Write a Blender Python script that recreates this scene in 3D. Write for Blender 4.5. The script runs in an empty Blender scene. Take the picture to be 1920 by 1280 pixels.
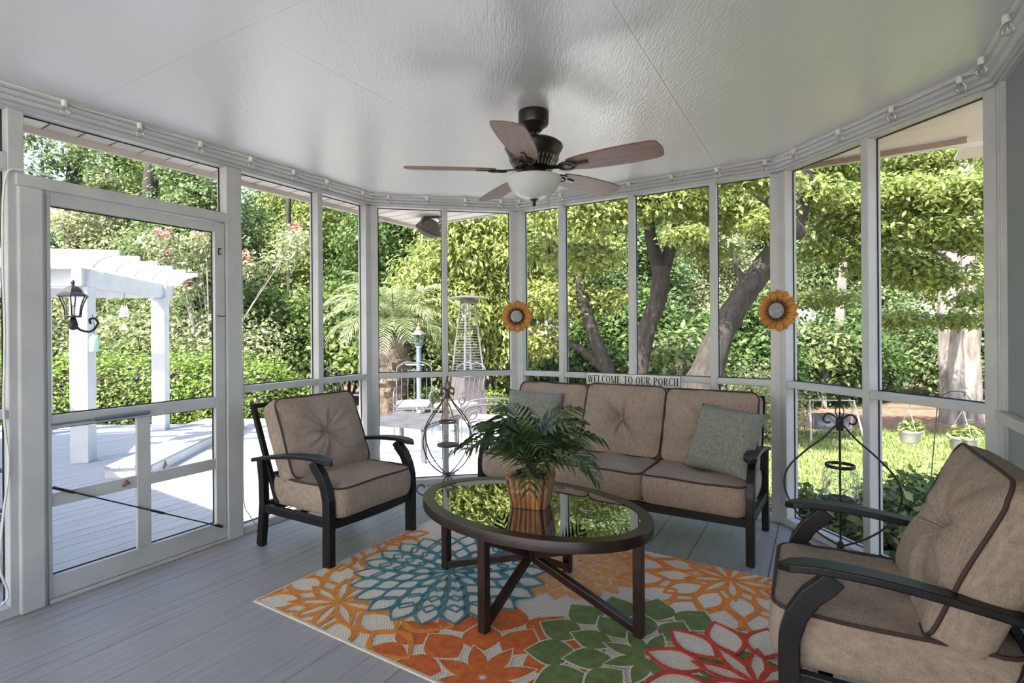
import bpy, bmesh, math, random
import numpy as np
from mathutils import Vector, Matrix, Euler

# ---------------------------------------------------------------- camera, world, sun, exposure
scene = bpy.context.scene
COL = scene.collection
F_PX, CX, HY, ROLL, CAM_H = 1000.0, 960.0, 621.0, 0.00725, 1.30
cam = bpy.data.objects.new('camera', bpy.data.cameras.new('camera'))
COL.objects.link(cam)
cam.data.sensor_width = 36.0
cam.data.lens = 36.0 * F_PX / 1920.0
cam.data.shift_y = -(640.0 - HY) / 1920.0
cam.data.clip_start = 0.05
cam.data.clip_end = 500
cam.matrix_world = Matrix.Translation((0, 0, CAM_H)) @ Matrix.Rotation(math.pi / 2, 4, 'X') @ Matrix.Rotation(-ROLL, 4, 'Z')
scene.camera = cam

world = bpy.data.worlds.new('world')
scene.world = world
world.use_nodes = True
wn = world.node_tree.nodes
wl = world.node_tree.links
for n in list(wn): wn.remove(n)
w_out = wn.new('ShaderNodeOutputWorld')
w_bg = wn.new('ShaderNodeBackground')
w_sky = wn.new('ShaderNodeTexSky')
w_sky.sky_type = 'NISHITA'
w_sky.sun_disc = False
w_sky.sun_elevation = math.radians(52)
w_sky.sun_rotation = math.radians(-140)
w_sky.air_density = 1.0
w_sky.dust_density = 2.5
w_sky.ozone_density = 1.0
w_bg.inputs["Strength"].default_value = 0.36
wl.new(w_sky.outputs[0], w_bg.inputs['Color'])
wl.new(w_bg.outputs[0], w_out.inputs['Surface'])

SUN_DIR = Vector((0.50, 0.58, -1.0)).normalized()
sun_data = bpy.data.lights.new('sun', 'SUN')
sun_data.energy = 10.5
sun_data.angle = math.radians(0.6)
sun_data.color = (1.0, 0.965, 0.91)
sun = bpy.data.objects.new('sun', sun_data)
COL.objects.link(sun)
sun.rotation_euler = SUN_DIR.to_track_quat('-Z', 'Y').to_euler()
sun.location = (-6, -7, 12)

vs = scene.view_settings
vs.view_transform = 'Standard'
vs.look = 'None'
vs.gamma = 1.0
vs.use_curve_mapping = False
vs.exposure = 1.08
scene.cycles.max_bounces = 10
scene.cycles.diffuse_bounces = 5
scene.cycles.transparent_max_bounces = 24
scene.cycles.sample_clamp_indirect = 8.0

random.seed(11)
RNG = np.random.default_rng(5)

# ---------------------------------------------------------------- pixel -> world
def unroll(x, y):
    dx, dy = x - CX, y - HY
    return dx - dy * ROLL, dx * ROLL + dy
def P(x, y, Z=None, z=None):
    dx, dy = unroll(x, y)
    if Z is None: Z = (CAM_H - z) * F_PX / dy
    return Vector((dx / F_PX * Z, Z, CAM_H - dy / F_PX * Z))

# ---------------------------------------------------------------- materials
MATS = {}
def new_mat(name):
    m = bpy.data.materials.new(name)
    m.use_nodes = True
    nt = m.node_tree
    b = nt.nodes['Principled BSDF']
    MATS[name] = m
    return m, nt, b
def noise_mat(name, c1, c2, scale=8, rough=0.6, bump=0.0, bscale=None, metallic=0.0, detail=4, stretch=(1, 1, 1), spec=0.5, coat=0.0, dist=0.0):
    m, nt, b = new_mat(name)
    tc = nt.nodes.new('ShaderNodeTexCoord')
    mp = nt.nodes.new('ShaderNodeMapping')
    mp.inputs['Scale'].default_value = stretch
    nt.links.new(tc.outputs['Object'], mp.inputs[0])
    nz = nt.nodes.new('ShaderNodeTexNoise')
    nz.inputs['Scale'].default_value = scale
    nz.inputs['Detail'].default_value = detail
    nz.inputs['Distortion'].default_value = dist
    nt.links.new(mp.outputs[0], nz.inputs['Vector'])
    cr = nt.nodes.new('ShaderNodeValToRGB')
    cr.color_ramp.elements[0].color = (*c1, 1)
    cr.color_ramp.elements[1].color = (*c2, 1)
    cr.color_ramp.elements[0].position = 0.3
    cr.color_ramp.elements[1].position = 0.7
    nt.links.new(nz.outputs['Fac'], cr.inputs[0])
    nt.links.new(cr.outputs[0], b.inputs['Base Color'])
    b.inputs['Roughness'].default_value = rough
    b.inputs['Metallic'].default_value = metallic
    b.inputs['Specular IOR Level'].default_value = spec
    b.inputs['Coat Weight'].default_value = coat
    if bump > 0:
        n2 = nt.nodes.new('ShaderNodeTexNoise')
        n2.inputs['Scale'].default_value = bscale or scale * 4
        n2.inputs['Detail'].default_value = 3
        nt.links.new(mp.outputs[0], n2.inputs['Vector'])
        bp = nt.nodes.new('ShaderNodeBump')
        bp.inputs['Strength'].default_value = bump
        bp.inputs['Distance'].default_value = 0.01
        nt.links.new(n2.outputs['Fac'], bp.inputs['Height'])
        nt.links.new(bp.outputs[0], b.inputs['Normal'])
    return m
def leaf_mat(name, dark, light, transl=0.45, rough=0.45, spec=0.3, hue_var=0.0):
    m = bpy.data.materials.new(name)
    m.use_nodes = True
    nt = m.node_tree
    for n in list(nt.nodes): nt.nodes.remove(n)
    out = nt.nodes.new('ShaderNodeOutputMaterial')
    at = nt.nodes.new('ShaderNodeAttribute'); at.attribute_name = 'lv'
    cr = nt.nodes.new('ShaderNodeValToRGB')
    cr.color_ramp.elements[0].color = (*dark, 1); cr.color_ramp.elements[1].color = (*light, 1)
    nt.links.new(at.outputs['Fac'], cr.inputs[0])
    oi = nt.nodes.new('ShaderNodeObjectInfo')
    hs = nt.nodes.new('ShaderNodeHueSaturation')
    mr = nt.nodes.new('ShaderNodeMapRange')
    mr.inputs['To Min'].default_value = 0.5 - hue_var; mr.inputs['To Max'].default_value = 0.5 + hue_var
    nt.links.new(oi.outputs['Random'], mr.inputs['Value'])
    nt.links.new(mr.outputs[0], hs.inputs['Hue'])
    nt.links.new(cr.outputs[0], hs.inputs['Color'])
    pb = nt.nodes.new('ShaderNodeBsdfPrincipled')
    pb.inputs['Roughness'].default_value = rough
    pb.inputs['Specular IOR Level'].default_value = spec
    tr = nt.nodes.new('ShaderNodeBsdfTranslucent')
    mx = nt.nodes.new('ShaderNodeMixShader'); mx.inputs[0].default_value = transl
    nt.links.new(hs.outputs[0], pb.inputs['Base Color'])
    nt.links.new(hs.outputs[0], tr.inputs['Color'])
    nt.links.new(pb.outputs[0], mx.inputs[1]); nt.links.new(tr.outputs[0], mx.inputs[2])
    nt.links.new(mx.outputs[0], out.inputs['Surface'])
    MATS[name] = m
    return m

noise_mat('white_paint', (.42, .42, .405), (.49, .49, .475), 6, .42, .15, 60, spec=.4)
noise_mat('white_paint_out', (.50, .50, .50), (.58, .58, .58), 5, .5, .15, 50, spec=.35)
noise_mat('grey_wall', (.20, .225, .23), (.235, .26, .265), 2, .45, .1, 40, spec=.4)
noise_mat('spline', (.01, .01, .01), (.02, .02, .02), 20, .7)
noise_mat('soffit', (.60, .54, .48), (.66, .60, .54), 4, .6, .1, 40)
noise_mat('soffit_vent', (.48, .42, .37), (.56, .50, .44), 90, .7)
noise_mat('fascia_brown', (.20, .15, .11), (.26, .19, .14), 6, .6)
noise_mat('floor_paint', (.26, .255, .255), (.33, .32, .315), 3, .30, .35, 30, stretch=(14, .7, 1), spec=.5, detail=8)
noise_mat('deck_paint', (.25, .265, .29), (.33, .345, .37), 3, .6, .5, 30, stretch=(12, .7, 1), detail=6)
noise_mat('patio_stone', (.78, .78, .77), (.88, .88, .87), 2.5, .75, .3, 30)
noise_mat('black_metal', (.006, .005, .005), (.011, .009, .009), 10, .38, .06, 60, spec=.28)
noise_mat('iron', (.012, .010, .010), (.03, .02, .016), 30, .5, .2, 90, metallic=.4)
noise_mat('iron_brown', (.07, .035, .025), (.11, .06, .045), 30, .5, .2, 90, metallic=.3)
noise_mat('table_metal', (.014, .007, .005), (.028, .014, .010), 18, .3, .08, 80, spec=.35)
noise_mat('piping', (.035, .016, .012), (.05, .024, .018), 60, .8)
noise_mat('fan_bronze', (.022, .017, .014), (.04, .03, .024), 12, .32, .05, 60, metallic=.5)
noise_mat('fan_wood', (.12, .06, .042), (.22, .115, .08), 3, .42, .1, 40, stretch=(2, 26, 2), detail=7, dist=.6)
noise_mat('bamboo', (.17, .07, .024), (.33, .15, .055), 5, .35, .2, 40, stretch=(6, 6, 1))
noise_mat('bark', (.014, .011, .0085), (.05, .04, .031), 9, .9, .9, 14, stretch=(2, 2, .6), detail=8)
noise_mat('bark_pale', (.09, .073, .062), (.30, .265, .235), 4, .9, .8, 16, stretch=(2, 2, .5), detail=8)
noise_mat('bark_palm', (.05, .038, .028), (.16, .12, .085), 12, .95, 1.0, 18, stretch=(2, 2, 1), detail=8)
noise_mat('pine_straw', (.11, .05, .03), (.28, .15, .09), 7, .95, .9, 40, detail=9)
noise_mat('lawn_soil', (.08, .12, .028), (.24, .27, .09), 3.5, .95, .8, 60, detail=9)
noise_mat('forest_floor', (.05, .045, .025), (.16, .11, .06), 2, .95, .8, 20, detail=8)
noise_mat('rope', (.30, .18, .08), (.48, .31, .15), 60, .9, .8, 120)
noise_mat('cord_white', (.60, .58, .54), (.70, .68, .64), 10, .6)
noise_mat('cord_grey', (.22, .21, .20), (.30, .29, .27), 10, .6)
noise_mat('rug_orange', (.62, .17, .02), (.78, .25, .035), 30, .95, .9, 200)
noise_mat('rug_amber', (.60, .19, .02), (.72, .27, .04), 30, .95, .9, 200)
noise_mat('rug_rust', (.50, .09, .012), (.66, .15, .02), 30, .95, .9, 200)
noise_mat('rug_red', (.50, .035, .02), (.62, .06, .03), 30, .95, .9, 200)
noise_mat('rug_teal', (.035, .15, .18), (.08, .24, .27), 25, .95, .9, 200)
noise_mat('rug_green', (.095, .145, .035), (.17, .22, .06), 25, .95, .9, 200)
noise_mat('rug_peach', (.62, .25, .07), (.74, .36, .13), 25, .95, .9, 200)
noise_mat('rug_edge', (.52, .46, .36), (.62, .56, .45), 30, .95, .5, 200)
noise_mat('pillow_fabric', (.17, .175, .135), (.30, .30, .24), 70, .95, .9, 180, detail=6)
noise_mat('sign_white', (.62, .60, .55), (.72, .70, .65), 8, .7, .2, 60)
noise_mat('sign_black', (.012, .012, .012), (.02, .02, .02), 20, .6)
noise_mat('petal_orange', (.36, .135, .010), (.50, .205, .02), 16, .5, .3, 60)
noise_mat('petal_vein', (.16, .05, .01), (.22, .08, .015), 20, .6)
noise_mat('petal_dark', (.045, .012, .006), (.07, .02, .01), 20, .6)
noise_mat('flower_core', (.22, .23, .21), (.42, .43, .40), 60, .55, .8, 120)
noise_mat('speaker_brown', (.085, .075, .062), (.13, .115, .095), 9, .7, .2, 60)
noise_mat('heater_metal', (.095, .078, .078), (.12, .10, .10), 5, .4, .05, 40, metallic=.3)
noise_mat('steel', (.32, .32, .32), (.42, .42, .42), 8, .3, .05, 40, metallic=.8)
noise_mat('lamp_blue_metal', (.10, .125, .16), (.16, .185, .23), 8, .45, .1, 40, metallic=.3)
noise_mat('copper', (.30, .11, .06), (.42, .18, .10), 12, .5, .2, 40, metallic=.5)
noise_mat('slat_grey', (.05, .05, .057), (.085, .085, .093), 6, .6, .2, 40)
noise_mat('pot_white', (.30, .27, .26), (.38, .35, .34), 6, .6, .1, 30)
noise_mat('seat_fabric', (.13, .13, .135), (.19, .19, .195), 20, .9, .3, 80)
noise_mat('chime_white', (.72, .68, .62), (.82, .78, .72), 10, .5)
noise_mat('chime_orange', (.55, .20, .05), (.65, .26, .08), 10, .5)
noise_mat('sling_navy', (.03, .045, .08), (.05, .07, .11), 40, .8)
noise_mat('swing_dark', (.03, .035, .04), (.08, .085, .095), 8, .7)
noise_mat('moth_brown', (.16, .07, .05), (.28, .13, .09), 40, .8)
noise_mat('pot_soil', (.02, .014, .01), (.05, .035, .025), 40, .95, .8, 90)
noise_mat('plastic_clear_green', (.35, .6, .42), (.45, .7, .5), 10, .3)
noise_mat('shingle', (.10, .09, .085), (.16, .15, .14), 8, .9, .5, 30)
noise_mat('brick_house', (.35, .2, .15), (.45, .28, .2), 6, .9, .5, 30)

# ceiling: painted plywood, semi gloss, embossed grain
m, nt, b = new_mat('ceiling_paint')
tc = nt.nodes.new('ShaderNodeTexCoord')
mp = nt.nodes.new('ShaderNodeMapping'); mp.inputs['Rotation'].default_value = (0, 0, math.radians(30)); mp.inputs['Scale'].default_value = (7, 1.2, 1)
nt.links.new(tc.outputs['Object'], mp.inputs[0])
nz = nt.nodes.new('ShaderNodeTexNoise'); nz.inputs['Scale'].default_value = 16; nz.inputs['Detail'].default_value = 6; nz.inputs['Distortion'].default_value = .3
nt.links.new(mp.outputs[0], nz.inputs['Vector'])
bp = nt.nodes.new('ShaderNodeBump'); bp.inputs['Strength'].default_value = .35; bp.inputs['Distance'].default_value = .006
nt.links.new(nz.outputs['Fac'], bp.inputs['Height']); nt.links.new(bp.outputs[0], b.inputs['Normal'])
nz2 = nt.nodes.new('ShaderNodeTexNoise'); nz2.inputs['Scale'].default_value = 1.2
nt.links.new(tc.outputs['Object'], nz2.inputs['Vector'])
cr = nt.nodes.new('ShaderNodeValToRGB'); cr.color_ramp.elements[0].color = (.53, .53, .525, 1); cr.color_ramp.elements[1].color = (.60, .60, .595, 1)
nt.links.new(nz2.outputs['Fac'], cr.inputs[0]); nt.links.new(cr.outputs[0], b.inputs['Base Color'])
b.inputs['Roughness'].default_value = .24; b.inputs['Specular IOR Level'].default_value = 1.0

# cushion fabric: woven
def fabric(name, c1, c2):
    m, nt, b = new_mat(name)
    tc = nt.nodes.new('ShaderNodeTexCoord')
    n1 = nt.nodes.new('ShaderNodeTexNoise'); n1.inputs['Scale'].default_value = 5; n1.inputs['Detail'].default_value = 5
    nt.links.new(tc.outputs['Object'], n1.inputs['Vector'])
    outs = []
    for sc in ((260, 30, 30), (30, 260, 260)):
        mp = nt.nodes.new('ShaderNodeMapping'); mp.inputs['Scale'].default_value = sc
        nt.links.new(tc.outputs['Object'], mp.inputs[0])
        n = nt.nodes.new('ShaderNodeTexNoise'); n.inputs['Scale'].default_value = 1.0; n.inputs['Detail'].default_value = 2
        nt.links.new(mp.outputs[0], n.inputs['Vector']); outs.append(n.outputs['Fac'])
    ad = nt.nodes.new('ShaderNodeMath'); ad.operation = 'ADD'
    nt.links.new(outs[0], ad.inputs[0]); nt.links.new(outs[1], ad.inputs[1])
    ad2 = nt.nodes.new('ShaderNodeMath'); ad2.operation = 'MULTIPLY_ADD'; ad2.inputs[1].default_value = .22
    nt.links.new(n1.outputs['Fac'], ad2.inputs[0]); nt.links.new(ad.outputs[0], ad2.inputs[2])
    cr = nt.nodes.new('ShaderNodeValToRGB')
    cr.color_ramp.elements[0].position = .9; cr.color_ramp.elements[1].position = 1.0
    mrn = nt.nodes.new('ShaderNodeMapRange'); mrn.inputs['From Min'].default_value = .75; mrn.inputs['From Max'].default_value = 1.5
    nt.links.new(ad2.outputs[0], mrn.inputs['Value'])
    cr.color_ramp.elements[0].position = 0; cr.color_ramp.elements[1].position = 1
    cr.color_ramp.elements[0].color = (*c1, 1); cr.color_ramp.elements[1].color = (*c2, 1)
    nt.links.new(mrn.outputs[0], cr.inputs[0]); nt.links.new(cr.outputs[0], b.inputs['Base Color'])
    b.inputs['Roughness'].default_value = .9; b.inputs['Specular IOR Level'].default_value = .2
    bp = nt.nodes.new('ShaderNodeBump'); bp.inputs['Strength'].default_value = .25; bp.inputs['Distance'].default_value = .002
    nt.links.new(ad.outputs[0], bp.inputs['Height']); nt.links.new(bp.outputs[0], b.inputs['Normal'])
    return m
fabric('cushion', (.20, .15, .115), (.37, .285, .22))

# rug weave
m, nt, b = new_mat('rug_weave')
tc = nt.nodes.new('ShaderNodeTexCoord')
br = nt.nodes.new('ShaderNodeTexBrick')
br.inputs['Scale'].default_value = 1.0; br.inputs['Brick Width'].default_value = .016; br.inputs['Row Height'].default_value = .008; br.inputs['Mortar Size'].default_value = .0011
br.inputs['Color1'].default_value = (.74, .68, .56, 1); br.inputs['Color2'].default_value = (.80, .74, .62, 1); br.inputs['Mortar'].default_value = (.26, .19, .13, 1)
nt.links.new(tc.outputs['Object'], br.inputs['Vector'])
nt.links.new(br.outputs['Color'], b.inputs['Base Color'])
b.inputs['Roughness'].default_value = .95
bp = nt.nodes.new('ShaderNodeBump'); bp.inputs['Strength'].default_value = .5; bp.inputs['Distance'].default_value = .003; bp.invert = True
nt.links.new(br.outputs['Fac'], bp.inputs['Height']); nt.links.new(bp.outputs[0], b.inputs['Normal'])

# insect screen
m = bpy.data.materials.new('screen_mesh'); m.use_nodes = True; nt = m.node_tree
for n in list(nt.nodes): nt.nodes.remove(n)
o_ = nt.nodes.new('ShaderNodeOutputMaterial'); t_ = nt.nodes.new('ShaderNodeBsdfTransparent'); d_ = nt.nodes.new('ShaderNodeBsdfDiffuse')
d_.inputs['Color'].default_value = (.10, .10, .10, 1)
x_ = nt.nodes.new('ShaderNodeMixShader'); x_.inputs[0].default_value = .06
nt.links.new(t_.outputs[0], x_.inputs[1]); nt.links.new(d_.outputs[0], x_.inputs[2]); nt.links.new(x_.outputs[0], o_.inputs['Surface'])
MATS['screen_mesh'] = m

def glass_mat(name, tint=(1, 1, 1), refl=.12, rough=.0, k=1.6):
    m = bpy.data.materials.new(name); m.use_nodes = True; nt = m.node_tree
    for n in list(nt.nodes): nt.nodes.remove(n)
    o = nt.nodes.new('ShaderNodeOutputMaterial'); t = nt.nodes.new('ShaderNodeBsdfTransparent'); g = nt.nodes.new('ShaderNodeBsdfGlossy')
    t.inputs['Color'].default_value = (*tint, 1); g.inputs['Roughness'].default_value = rough
    fr = nt.nodes.new('ShaderNodeFresnel'); fr.inputs['IOR'].default_value = 1.5
    mu = nt.nodes.new('ShaderNodeMath'); mu.operation = 'MULTIPLY_ADD'; mu.inputs[1].default_value = k; mu.inputs[2].default_value = refl; mu.use_clamp = True
    nt.links.new(fr.outputs[0], mu.inputs[0])
    x = nt.nodes.new('ShaderNodeMixShader'); nt.links.new(mu.outputs[0], x.inputs[0])
    nt.links.new(t.outputs[0], x.inputs[1]); nt.links.new(g.outputs[0], x.inputs[2]); nt.links.new(x.outputs[0], o.inputs['Surface'])
    MATS[name] = m
glass_mat('clear_glass', (.95, .97, .96), .01, 0, .35)
glass_mat('table_glass', (.42, .47, .44), .30)
glass_mat('bulb_glass', (.97, .97, .96), .02, .1, .6)
m, nt, b = new_mat('frosted_glass')
b.inputs['Base Color'].default_value = (.62, .64, .60, 1); b.inputs['Roughness'].default_value = .3
b.inputs['Transmission Weight'].default_value = .15

leaf_mat('leaf_forest', (.045, .08, .026), (.25, .32, .125), .45, hue_var=.02)
leaf_mat('leaf_yellow', (.14, .175, .035), (.44, .47, .16), .45, hue_var=.01)
leaf_mat('leaf_bright', (.08, .128, .032), (.36, .43, .13), .5, hue_var=.015)
leaf_mat('leaf_hedge', (.06, .115, .02), (.29, .40, .085), .4)
leaf_mat('leaf_dark', (.03, .065, .018), (.14, .21, .055), .4, hue_var=.02)
leaf_mat('leaf_pale', (.16, .19, .09), (.42, .45, .24), .4, hue_var=.015)
leaf_mat('leaf_palm', (.13, .17, .07), (.38, .43, .22), .35)
leaf_mat('leaf_indoor', (.014, .034, .010), (.065, .11, .03), .2, rough=.35, spec=.5)
leaf_mat('leaf_pink', (.45, .12, .16), (.75, .30, .34), .4)
leaf_mat('leaf_lawn', (.07, .115, .022), (.26, .30, .085), .4)

# ---------------------------------------------------------------- mesh builder
def link(o, parent=None):
    COL.objects.link(o)
    if parent is not None: o.parent = parent
    return o
def empty(name, loc=(0, 0, 0), rz=0.0):
    o = bpy.data.objects.new(name, None)
    o.empty_display_size = .1
    o.location = loc; o.rotation_euler = (0, 0, rz)
    return link(o)
def tag(o, label=None, cat=None, group=None, kind=None):
    if label: o['label'] = label
    if cat: o['category'] = cat
    if group: o['group'] = group
    if kind: o['kind'] = kind
    return o
def thing(name, label, cat, loc=(0, 0, 0), rz=0.0, group=None):
    return tag(empty(name, loc, rz), label, cat, group)

class MB:
    def __init__(s): s.v = []; s.f = []
    def add(s, verts, faces):
        k = len(s.v)
        s.v += [tuple(p) for p in verts]
        s.f += [tuple(i + k for i in f) for f in faces]
        return s
    def hexa(s, b4, t4):
        return s.add(list(b4) + list(t4), [(3, 2, 1, 0), (4, 5, 6, 7), (0, 1, 5, 4), (1, 2, 6, 5), (2, 3, 7, 6), (3, 0, 4, 7)])
    def box(s, x0, x1, y0, y1, z0, z1):
        return s.hexa([(x0, y0, z0), (x1, y0, z0), (x1, y1, z0), (x0, y1, z0)], [(x0, y0, z1), (x1, y0, z1), (x1, y1, z1), (x0, y1, z1)])
    def bar(s, a, b, w, h, up=(0, 0, 1)):
        a = Vector(a); b = Vector(b); d = (b - a).normalized(); up = Vector(up)
        if abs(d.dot(up)) > .98: up = Vector((0, 1, 0))
        sx = d.cross(up).normalized() * (w / 2); sz = sx.cross(d).normalized() * (h / 2)
        return s.hexa([a - sx - sz, a + sx - sz, a + sx + sz, a - sx + sz], [b - sx - sz, b + sx - sz, b + sx + sz, b - sx + sz])
    def prism(s, poly, z0, z1):
        n = len(poly)
        vs_ = [(p[0], p[1], z0) for p in poly] + [(p[0], p[1], z1) for p in poly]
        fs = [tuple(range(n - 1, -1, -1)), tuple(range(n, 2 * n))] + [(i, (i + 1) % n, (i + 1) % n + n, i + n) for i in range(n)]
        return s.add(vs_, fs)
    def tube(s, pts, r, n=8, closed=False, cap=True):
        pts = [Vector(p) for p in pts]
        m_ = len(pts)
        rs = r if hasattr(r, '__len__') else [r] * m_
        t0 = (pts[1] - pts[0]).normalized()
        u = t0.cross(Vector((0, 0, 1)))
        if u.length < 1e-3: u = t0.cross(Vector((0, 1, 0)))
        u.normalize()
        vv = []
        for i in range(m_):
            if closed: t = (pts[(i + 1) % m_] - pts[i - 1]).normalized()
            else: t = (pts[min(i + 1, m_ - 1)] - pts[max(i - 1, 0)]).normalized()
            u = (u - t * u.dot(t))
            if u.length < 1e-5: u = t.cross(Vector((.3, .7, .2)))
            u.normalize()
            w = t.cross(u)
            for k in range(n):
                a = 2 * math.pi * k / n
                vv.append(pts[i] + (u * math.cos(a) + w * math.sin(a)) * rs[i])
        ff = []
        for i in range(m_ if closed else m_ - 1):
            j = (i + 1) % m_
            for k in range(n):
                l = (k + 1) % n
                ff.append((i * n + k, i * n + l, j * n + l, j * n + k))
        if cap and not closed:
            ff.append(tuple(range(n - 1, -1, -1))); ff.append(tuple((m_ - 1) * n + k for k in range(n)))
        return s.add(vv, ff)
    def sweep(s, pts, prof, up=(0, 0, 1)):
        """rectangular/any 2-D profile (side, up) swept along a path, constant up"""
        pts = [Vector(p) for p in pts]; up = Vector(up); n = len(prof); m_ = len(pts); vv = []
        for i in range(m_):
            t = (pts[min(i + 1, m_ - 1)] - pts[max(i - 1, 0)]).normalized()
            sd = t.cross(up).normalized(); u2 = sd.cross(t).normalized()
            for a, b_ in prof: vv.append(pts[i] + sd * a + u2 * b_)
        ff = [(i * n + k, i * n + (k + 1) % n, (i + 1) * n + (k + 1) % n, (i + 1) * n + k) for i in range(m_ - 1) for k in range(n)]
        ff.append(tuple(range(n - 1, -1, -1))); ff.append(tuple((m_ - 1) * n + k for k in range(n)))
        return s.add(vv, ff)
    def lathe(s, prof, n=24, c=(0, 0, 0), sx=1.0, sy=1.0, cap=True):
        vv = []; ff = []; m_ = len(prof)
        for r, z in prof:
            for k in range(n):
                a = 2 * math.pi * k / n
                vv.append((c[0] + r * math.cos(a) * sx, c[1] + r * math.sin(a) * sy, c[2] + z))
        for i in range(m_ - 1):
            for k in range(n):
                l = (k + 1) % n
                ff.append((i * n + k, i * n + l, (i + 1) * n + l, (i + 1) * n + k))
        if cap and prof[0][0] > 1e-6: ff.append(tuple(range(n - 1, -1, -1)))
        if cap and prof[-1][0] > 1e-6: ff.append(tuple((m_ - 1) * n + k for k in range(n)))
        return s.add(vv, ff)
    def xf(s, M):
        s.v = [tuple(M @ Vector(p)) for p in s.v]; return s
    def mesh(s, name, smooth=False):
        me = bpy.data.meshes.new(name)
        me.from_pydata(s.v, [], s.f)
        me.validate()
        bm = bmesh.new(); bm.from_mesh(me)
        bmesh.ops.recalc_face_normals(bm, faces=bm.faces[:])
        bm.to_mesh(me); bm.free()
        if smooth:
            me.shade_smooth()
            try: me.set_sharp_from_angle(angle=math.radians(40))
            except Exception: pass
        return me
    def build(s, name, mat, parent=None, smooth=False, bevel=0.0):
        me = s.mesh(name, smooth)
        me.materials.append(MATS[mat])
        o = bpy.data.objects.new(name, me)
        link(o, parent)
        if bevel > 0:
            md = o.modifiers.new('bevel', 'BEVEL'); md.width = bevel; md.segments = 2; md.limit_method = 'ANGLE'; md.angle_limit = math.radians(35)
        return o

def copy_tree(o, parent=None):
    c = o.copy(); link(c, parent)
    for ch in list(o.children): copy_tree(ch, c)
    return c
def bez(p0, p1, p2, p3, n=12):
    p0, p1, p2, p3 = map(Vector, (p0, p1, p2, p3)); out = []
    for i in range(n + 1):
        t = i / n; out.append(p0 * (1 - t) ** 3 + p1 * 3 * t * (1 - t) ** 2 + p2 * 3 * t * t * (1 - t) + p3 * t ** 3)
    return out
def crom(pts, n=6, closed=False):
    pts = [Vector(p) for p in pts]; out = []; m_ = len(pts)
    for i in range(m_ if closed else m_ - 1):
        if closed: p0, p1, p2, p3 = pts[i - 1], pts[i], pts[(i + 1) % m_], pts[(i + 2) % m_]
        else: p0, p1, p2, p3 = pts[max(i - 1, 0)], pts[i], pts[i + 1], pts[min(i + 2, m_ - 1)]
        for k in range(n):
            t = k / n
            out.append(.5 * ((2 * p1) + (p2 - p0) * t + (2 * p0 - 5 * p1 + 4 * p2 - p3) * t * t + (3 * p1 - p0 - 3 * p2 + p3) * t ** 3))
    if not closed: out.append(pts[-1])
    return out

# ---------------------------------------------------------------- porch plan
CEIL, OPEN_T, RAIL_T, SILL = 2.44, 2.349, 0.957, 0.05
WL = {'A': (-348.7, 201.4), 'B': (-58.15, 278.0), 'C': (174.2, 275.7), 'D': (480.8, 121.9)}
def isect(n1, c1, n2, c2):
    d = n1[0] * n2[1] - n1[1] * n2[0]
    return Vector(((c1 * n2[1] - c2 * n1[1]) / d, (n1[0] * c2 - n2[0] * c1) / d))
K_AB = isect(WL['A'], 1300, WL['B'], 1300)
K_BC = isect(WL['B'], 1300, WL['C'], 1300)
K_CD = isect(WL['C'], 1300, WL['D'], 1300)
def on_wall(w, px):
    a, b_ = WL[w]; xx = px - CX; Z = 1300 / (a / 1000 * xx + b_)
    return Vector((xx / 1000 * Z, Z))
K_DE = on_wall('D', 1871)
UA = Vector((201.4, 348.7)).normalized()
NA = Vector((-348.7, 201.4)).normalized()          # outward from wall A
K_A0 = K_AB - UA * 5.6
K_E1 = K_DE - UA * 3.4
VC = (K_CD - K_BC).normalized()
NC = Vector((-VC.y, VC.x))                          # outward from wall C
def wall_frame(p, q):
    d = (q - p).normalized(); n = Vector((-d.y, d.x))   # left->right seen from inside: outward is to the left of travel
    return p, d, n, (q - p).length
WF = {'A': wall_frame(K_A0, K_AB), 'B': wall_frame(K_AB, K_BC), 'C': wall_frame(K_BC, K_CD), 'D': wall_frame(K_CD, K_DE), 'E': wall_frame(K_DE, K_E1)}
def wpt(w, s, d, z):
    p, u, n, L = WF[w]; q = p + u * s + n * d
    return (q.x, q.y, z)
def wbox(mb, w, s0, s1, d0, d1, z0, z1):
    return mb.hexa([wpt(w, s0, d0, z0), wpt(w, s1, d0, z0), wpt(w, s1, d1, z0), wpt(w, s0, d1, z0)],
                   [wpt(w, s0, d0, z1), wpt(w, s1, d0, z1), wpt(w, s1, d1, z1), wpt(w, s0, d1, z1)])
def s_of(w, px):
    p, u, n, L = WF[w]
    return (on_wall(w, px) - p).dot(u)

WALLN = {'A': 'wall_left', 'B': 'wall_back_left', 'C': 'wall_back', 'D': 'wall_back_right', 'E': 'wall_right'}
WROOT = {}
for w, nm in WALLN.items():
    WROOT[w] = tag(empty(nm), kind='structure')
tag(WROOT['A'], 'white framed screen wall with the screen door on the left')
tag(WROOT['B'], 'narrow white framed screen wall facing the patio heater')
tag(WROOT['C'], 'white framed screen wall behind the long sofa')
tag(WROOT['D'], 'white framed screen wall facing the lawn')
tag(WROOT['E'], 'grey blue painted solid wall with white ledge at right edge')

def pane(w, s0, s1, z0, z1, name='screen_pane', d=.068):
    mb = MB()
    mb.add([wpt(w, s0, d, z0), wpt(w, s1, d, z0), wpt(w, s1, d, z1), wpt(w, s0, d, z1)], [(0, 1, 2, 3)])
    o = mb.build(name, 'screen_mesh', WROOT[w])
    sp = MB(); t = .006
    for a, b_, c, e in ((s0, s1, z0, z0 + t), (s0, s1, z1 - t, z1), (s0, s0 + t, z0, z1), (s1 - t, s1, z0, z1)):
        wbox(sp, w, a, b_, d - .006, d - .001, c, e)
    sp.build('spline', 'spline', WROOT[w])
    return o

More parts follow.
